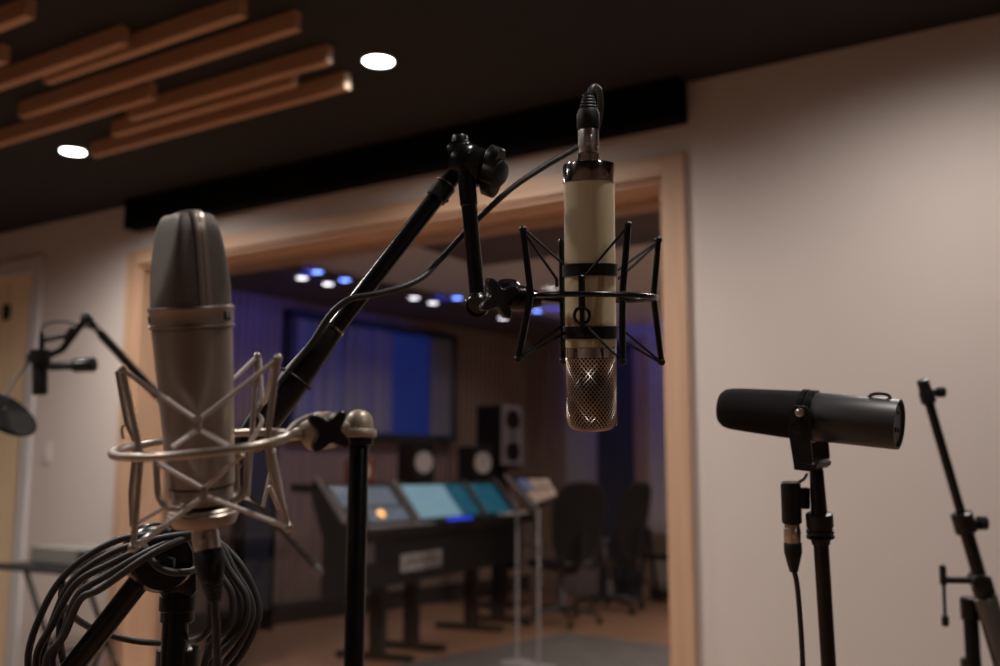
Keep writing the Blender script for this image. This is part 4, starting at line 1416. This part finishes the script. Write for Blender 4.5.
build('pole_collar', MB().lathe([(k2 * 8, -k2 * 10), (k2 * 10, -k2 * 9), (k2 * 10, k2 * 5), (k2 * 8, k2 * 6)], P(971, 664, ZR + .03), UP, 20), 'black_rough', s3)
pb = P(978, 580, ZR + .006)
build('pivot', MB().lathe([(k2 * 7, -.03), (k2 * 9, -.028), (k2 * 9, .012), (k2 * 7, .014)], pb, (F + R * .2), 24), 'black_rough', s3)
th = build('handle_arm', MB().rod(P(945, 580, ZR), P(974, 580.5, ZR), k2 * 3.4), 'black_rough', s3)
mb = MB().rod(P(943, 566, ZR), P(945.5, 625, ZR), k2 * 1.7)
mb.rod(P(942.5, 565, ZR), P(943.5, 585, ZR), k2 * 3.4)
mb.rod(P(945, 615.5, ZR), P(945.5, 626, ZR), k2 * 3.6)
build('handle_bar', mb, 'black_rough', th)
tripod(s3, vt.x, vt.y, .40, .45, .2, k2 * 7.4)

# ================================================================== stand with a slim microphone and pop shield in front of the door
ZL = 2.30
k3 = px(1, ZL)
ap = P(86.5, 318, ZL)
e_ = P(314, 567, ZL + .55)
jn = ap + (e_ - ap) * .52
s4 = thing('boom_stand', 'thin black boom stand with a bent tip behind the large nickel microphone, near the door', 'boom stand', (jn.x, jn.y, 0))
build('boom_arm', MB().rod(ap, e_, k3 * 3.6), 'black', s4)
build('boom_grip', MB().rod(ap + (e_ - ap) * .05, ap + (e_ - ap) * .27, k3 * 4.6), 'black_rough', s4)
build('elbow', MB().ball(ap, k3 * 6.2), 'black_rough', s4)
build('front_arm', MB().rod(ap, P(61, 351, ZL), k3 * 3.4), 'black', s4)
build('joint', MB().rod(P(75, 328, ZL), P(66, 341, ZL), k3 * 5), 'black_rough', s4)
mb = MB().rod(P(62, 350, ZL), P(46, 357, ZL), k3 * 3.0)
mb.tube(W_((70, 335, ZL), (55, 338, ZL), (44, 340, ZL)), k3 * 2.6, 8)
mb.rod(P(42, 333, ZL), P(41.5, 352, ZL), k3 * 2.6)
build('bracket', mb, 'black', s4)
build('counterweight', MB().lathe([(.010, 0), (.013, .004), (.013, .03), (.010, .034)], e_, (e_ - ap), 20), 'panel_grey', s4)
pole(s4, jn - UP * .012, .011, 'black')
build('clutch', MB().lathe([(.02, -.02), (.026, -.016), (.026, .016), (.02, .02)], jn, (R - F * .2), 24), 'black_rough', s4)
tripod(s4, jn.x, jn.y, .36, .4, .9, .011)
m4 = thing('pencil_microphone', 'short black microphone hanging upright from the thin stand in front of the door', 'microphone', P(40, 355, ZL))
build('body', MB().lathe([(k3 * 5.5, 0), (k3 * 7.2, k3 * 1), (k3 * 7.2, k3 * 36), (k3 * 6.4, k3 * 38)], P(40, 395, ZL - .01), U, 24), 'black_rough', m4)
build('clamp', MB().lathe([(k3 * 8, 0), (k3 * 10, k3 * 1), (k3 * 10, k3 * 13), (k3 * 8, k3 * 14.5)], P(40, 363.5, ZL - .01), U, 24), 'black_rough', m4)
build('clamp_bolt', MB().rod(P(27, 356.5, ZL - .01), P(34, 356.5, ZL - .01), k3 * 3), 'black', m4)
m5 = thing('pencil_microphone', 'short black microphone lying level beside the upright one on the thin stand', 'microphone', P(72, 365, ZL))
build('body', MB().lathe([(k3 * 3.6, 0), (k3 * 4.2, k3), (k3 * 4.2, k3 * 22), (k3 * 6.8, k3 * 25), (k3 * 7.2, k3 * 27), (k3 * 7.2, k3 * 45), (k3 * 6.4, k3 * 46)], P(49, 366.5, ZL - .012), P(95, 364.5, ZL - .012) - P(49, 366.5, ZL - .012), 24), 'black_rough', m5)
c4 = thing('microphone_cable', 'thin cable arching over the short microphone on the stand near the door', 'microphone cable', P(42, 333, ZL))
build('cable', MB().tube(spline(W_((41.5, 336, ZL), (43, 327, ZL), (52, 322.5, ZL), (66, 322, ZL), (78, 325, ZL), (92, 328, ZL), (100, 331, ZL + .02)), 6), k3 * 1.2, 8), 'cable', c4)
pf = thing('pop_shield', 'round black pop shield on a gooseneck at the left edge', 'pop shield', P(8, 415, ZL - .12))
pc_ = P(4, 413, ZL - .12)
pn = (U * .72 + R * .60 - F * .12).normalized()
build('hoop', MB().tube([pc_ + (e * math.cos(a) + g * math.sin(a)) * k3 * 31 for e, g in (perp(pn, R),) for a in [2 * PI * k / 40 for k in range(40)]], k3 * 2.0, 8, True), 'black', pf)
build('gauze', MB().lathe([(k3 * 30.5, -.003), (k3 * 30.8, 0), (k3 * 30.5, .003)], pc_, pn, 40), 'foam', pf)
build('gooseneck', MB().tube(spline([pc_ + U * .004 + R * .0, P(6, 398, ZL - .06), P(14, 381, ZL - .03), P(25, 367, ZL - .01), P(30, 357, ZL - .008)], 6), k3 * 1.4, 8), 'grey_tube', pf)

# ================================================================== folding table with a box, at lower left
ZT = 4.50
tr1 = P(93, 571, ZT)
tzz = tr1.z
tx1, ty1 = tr1.x, tr1.y
ft = thing('folding_stand', 'small black folding table with crossed legs at lower left by the door', 'folding table', (tx1 - .3, ty1 + .2, 0))
build('top', MB().bx((tx1 - .74, ty1 - .02, tzz - .028), (tx1, ty1 + .36, tzz), .005), 'equip_dark', ft)
for yy in (ty1 + .02, ty1 + .32):
    for a, b in ((-.56, -.06), (-.06, -.56)):
        build('leg', MB().rod((tx1 + a, yy + (.012 if a < -.3 else -.012), tzz - .028), (tx1 + b, yy + (.012 if a < -.3 else -.012), .0), .012), 'black', ft)
build('crossbar', MB().rod((tx1 - .31, ty1 + .02, tzz / 2 - .014), (tx1 - .31, ty1 + .32, tzz / 2 - .014), .008), 'black', ft)
bx0 = onY(29, 562, ty1 + .04)
bx1 = onY(91, 562, ty1 + .04)
ebx = thing('equipment_box', 'low grey box with a dark right end standing on the folding table', 'box', ((bx0.x + bx1.x) / 2, ty1 + .18, tzz))
bh = .088
build('case', MB().bx((bx0.x, ty1 + .04, tzz + .008), (bx1.x - .10, ty1 + .30, tzz + bh), .005), 'equip_light', ebx)
build('end_block', MB().bx((bx1.x - .10, ty1 + .035, tzz + .008), (bx1.x, ty1 + .305, tzz + bh - .006), .004), 'equip_dark', ebx)
mb = MB()
for xx in (bx0.x + .03, bx1.x - .03):
    for yy in (ty1 + .07, ty1 + .27):
        mb.lathe([(.012, 0), (.012, .008)], (xx, yy, tzz), UP, 12)
build('rubber_feet', mb, 'black_soft', ebx)
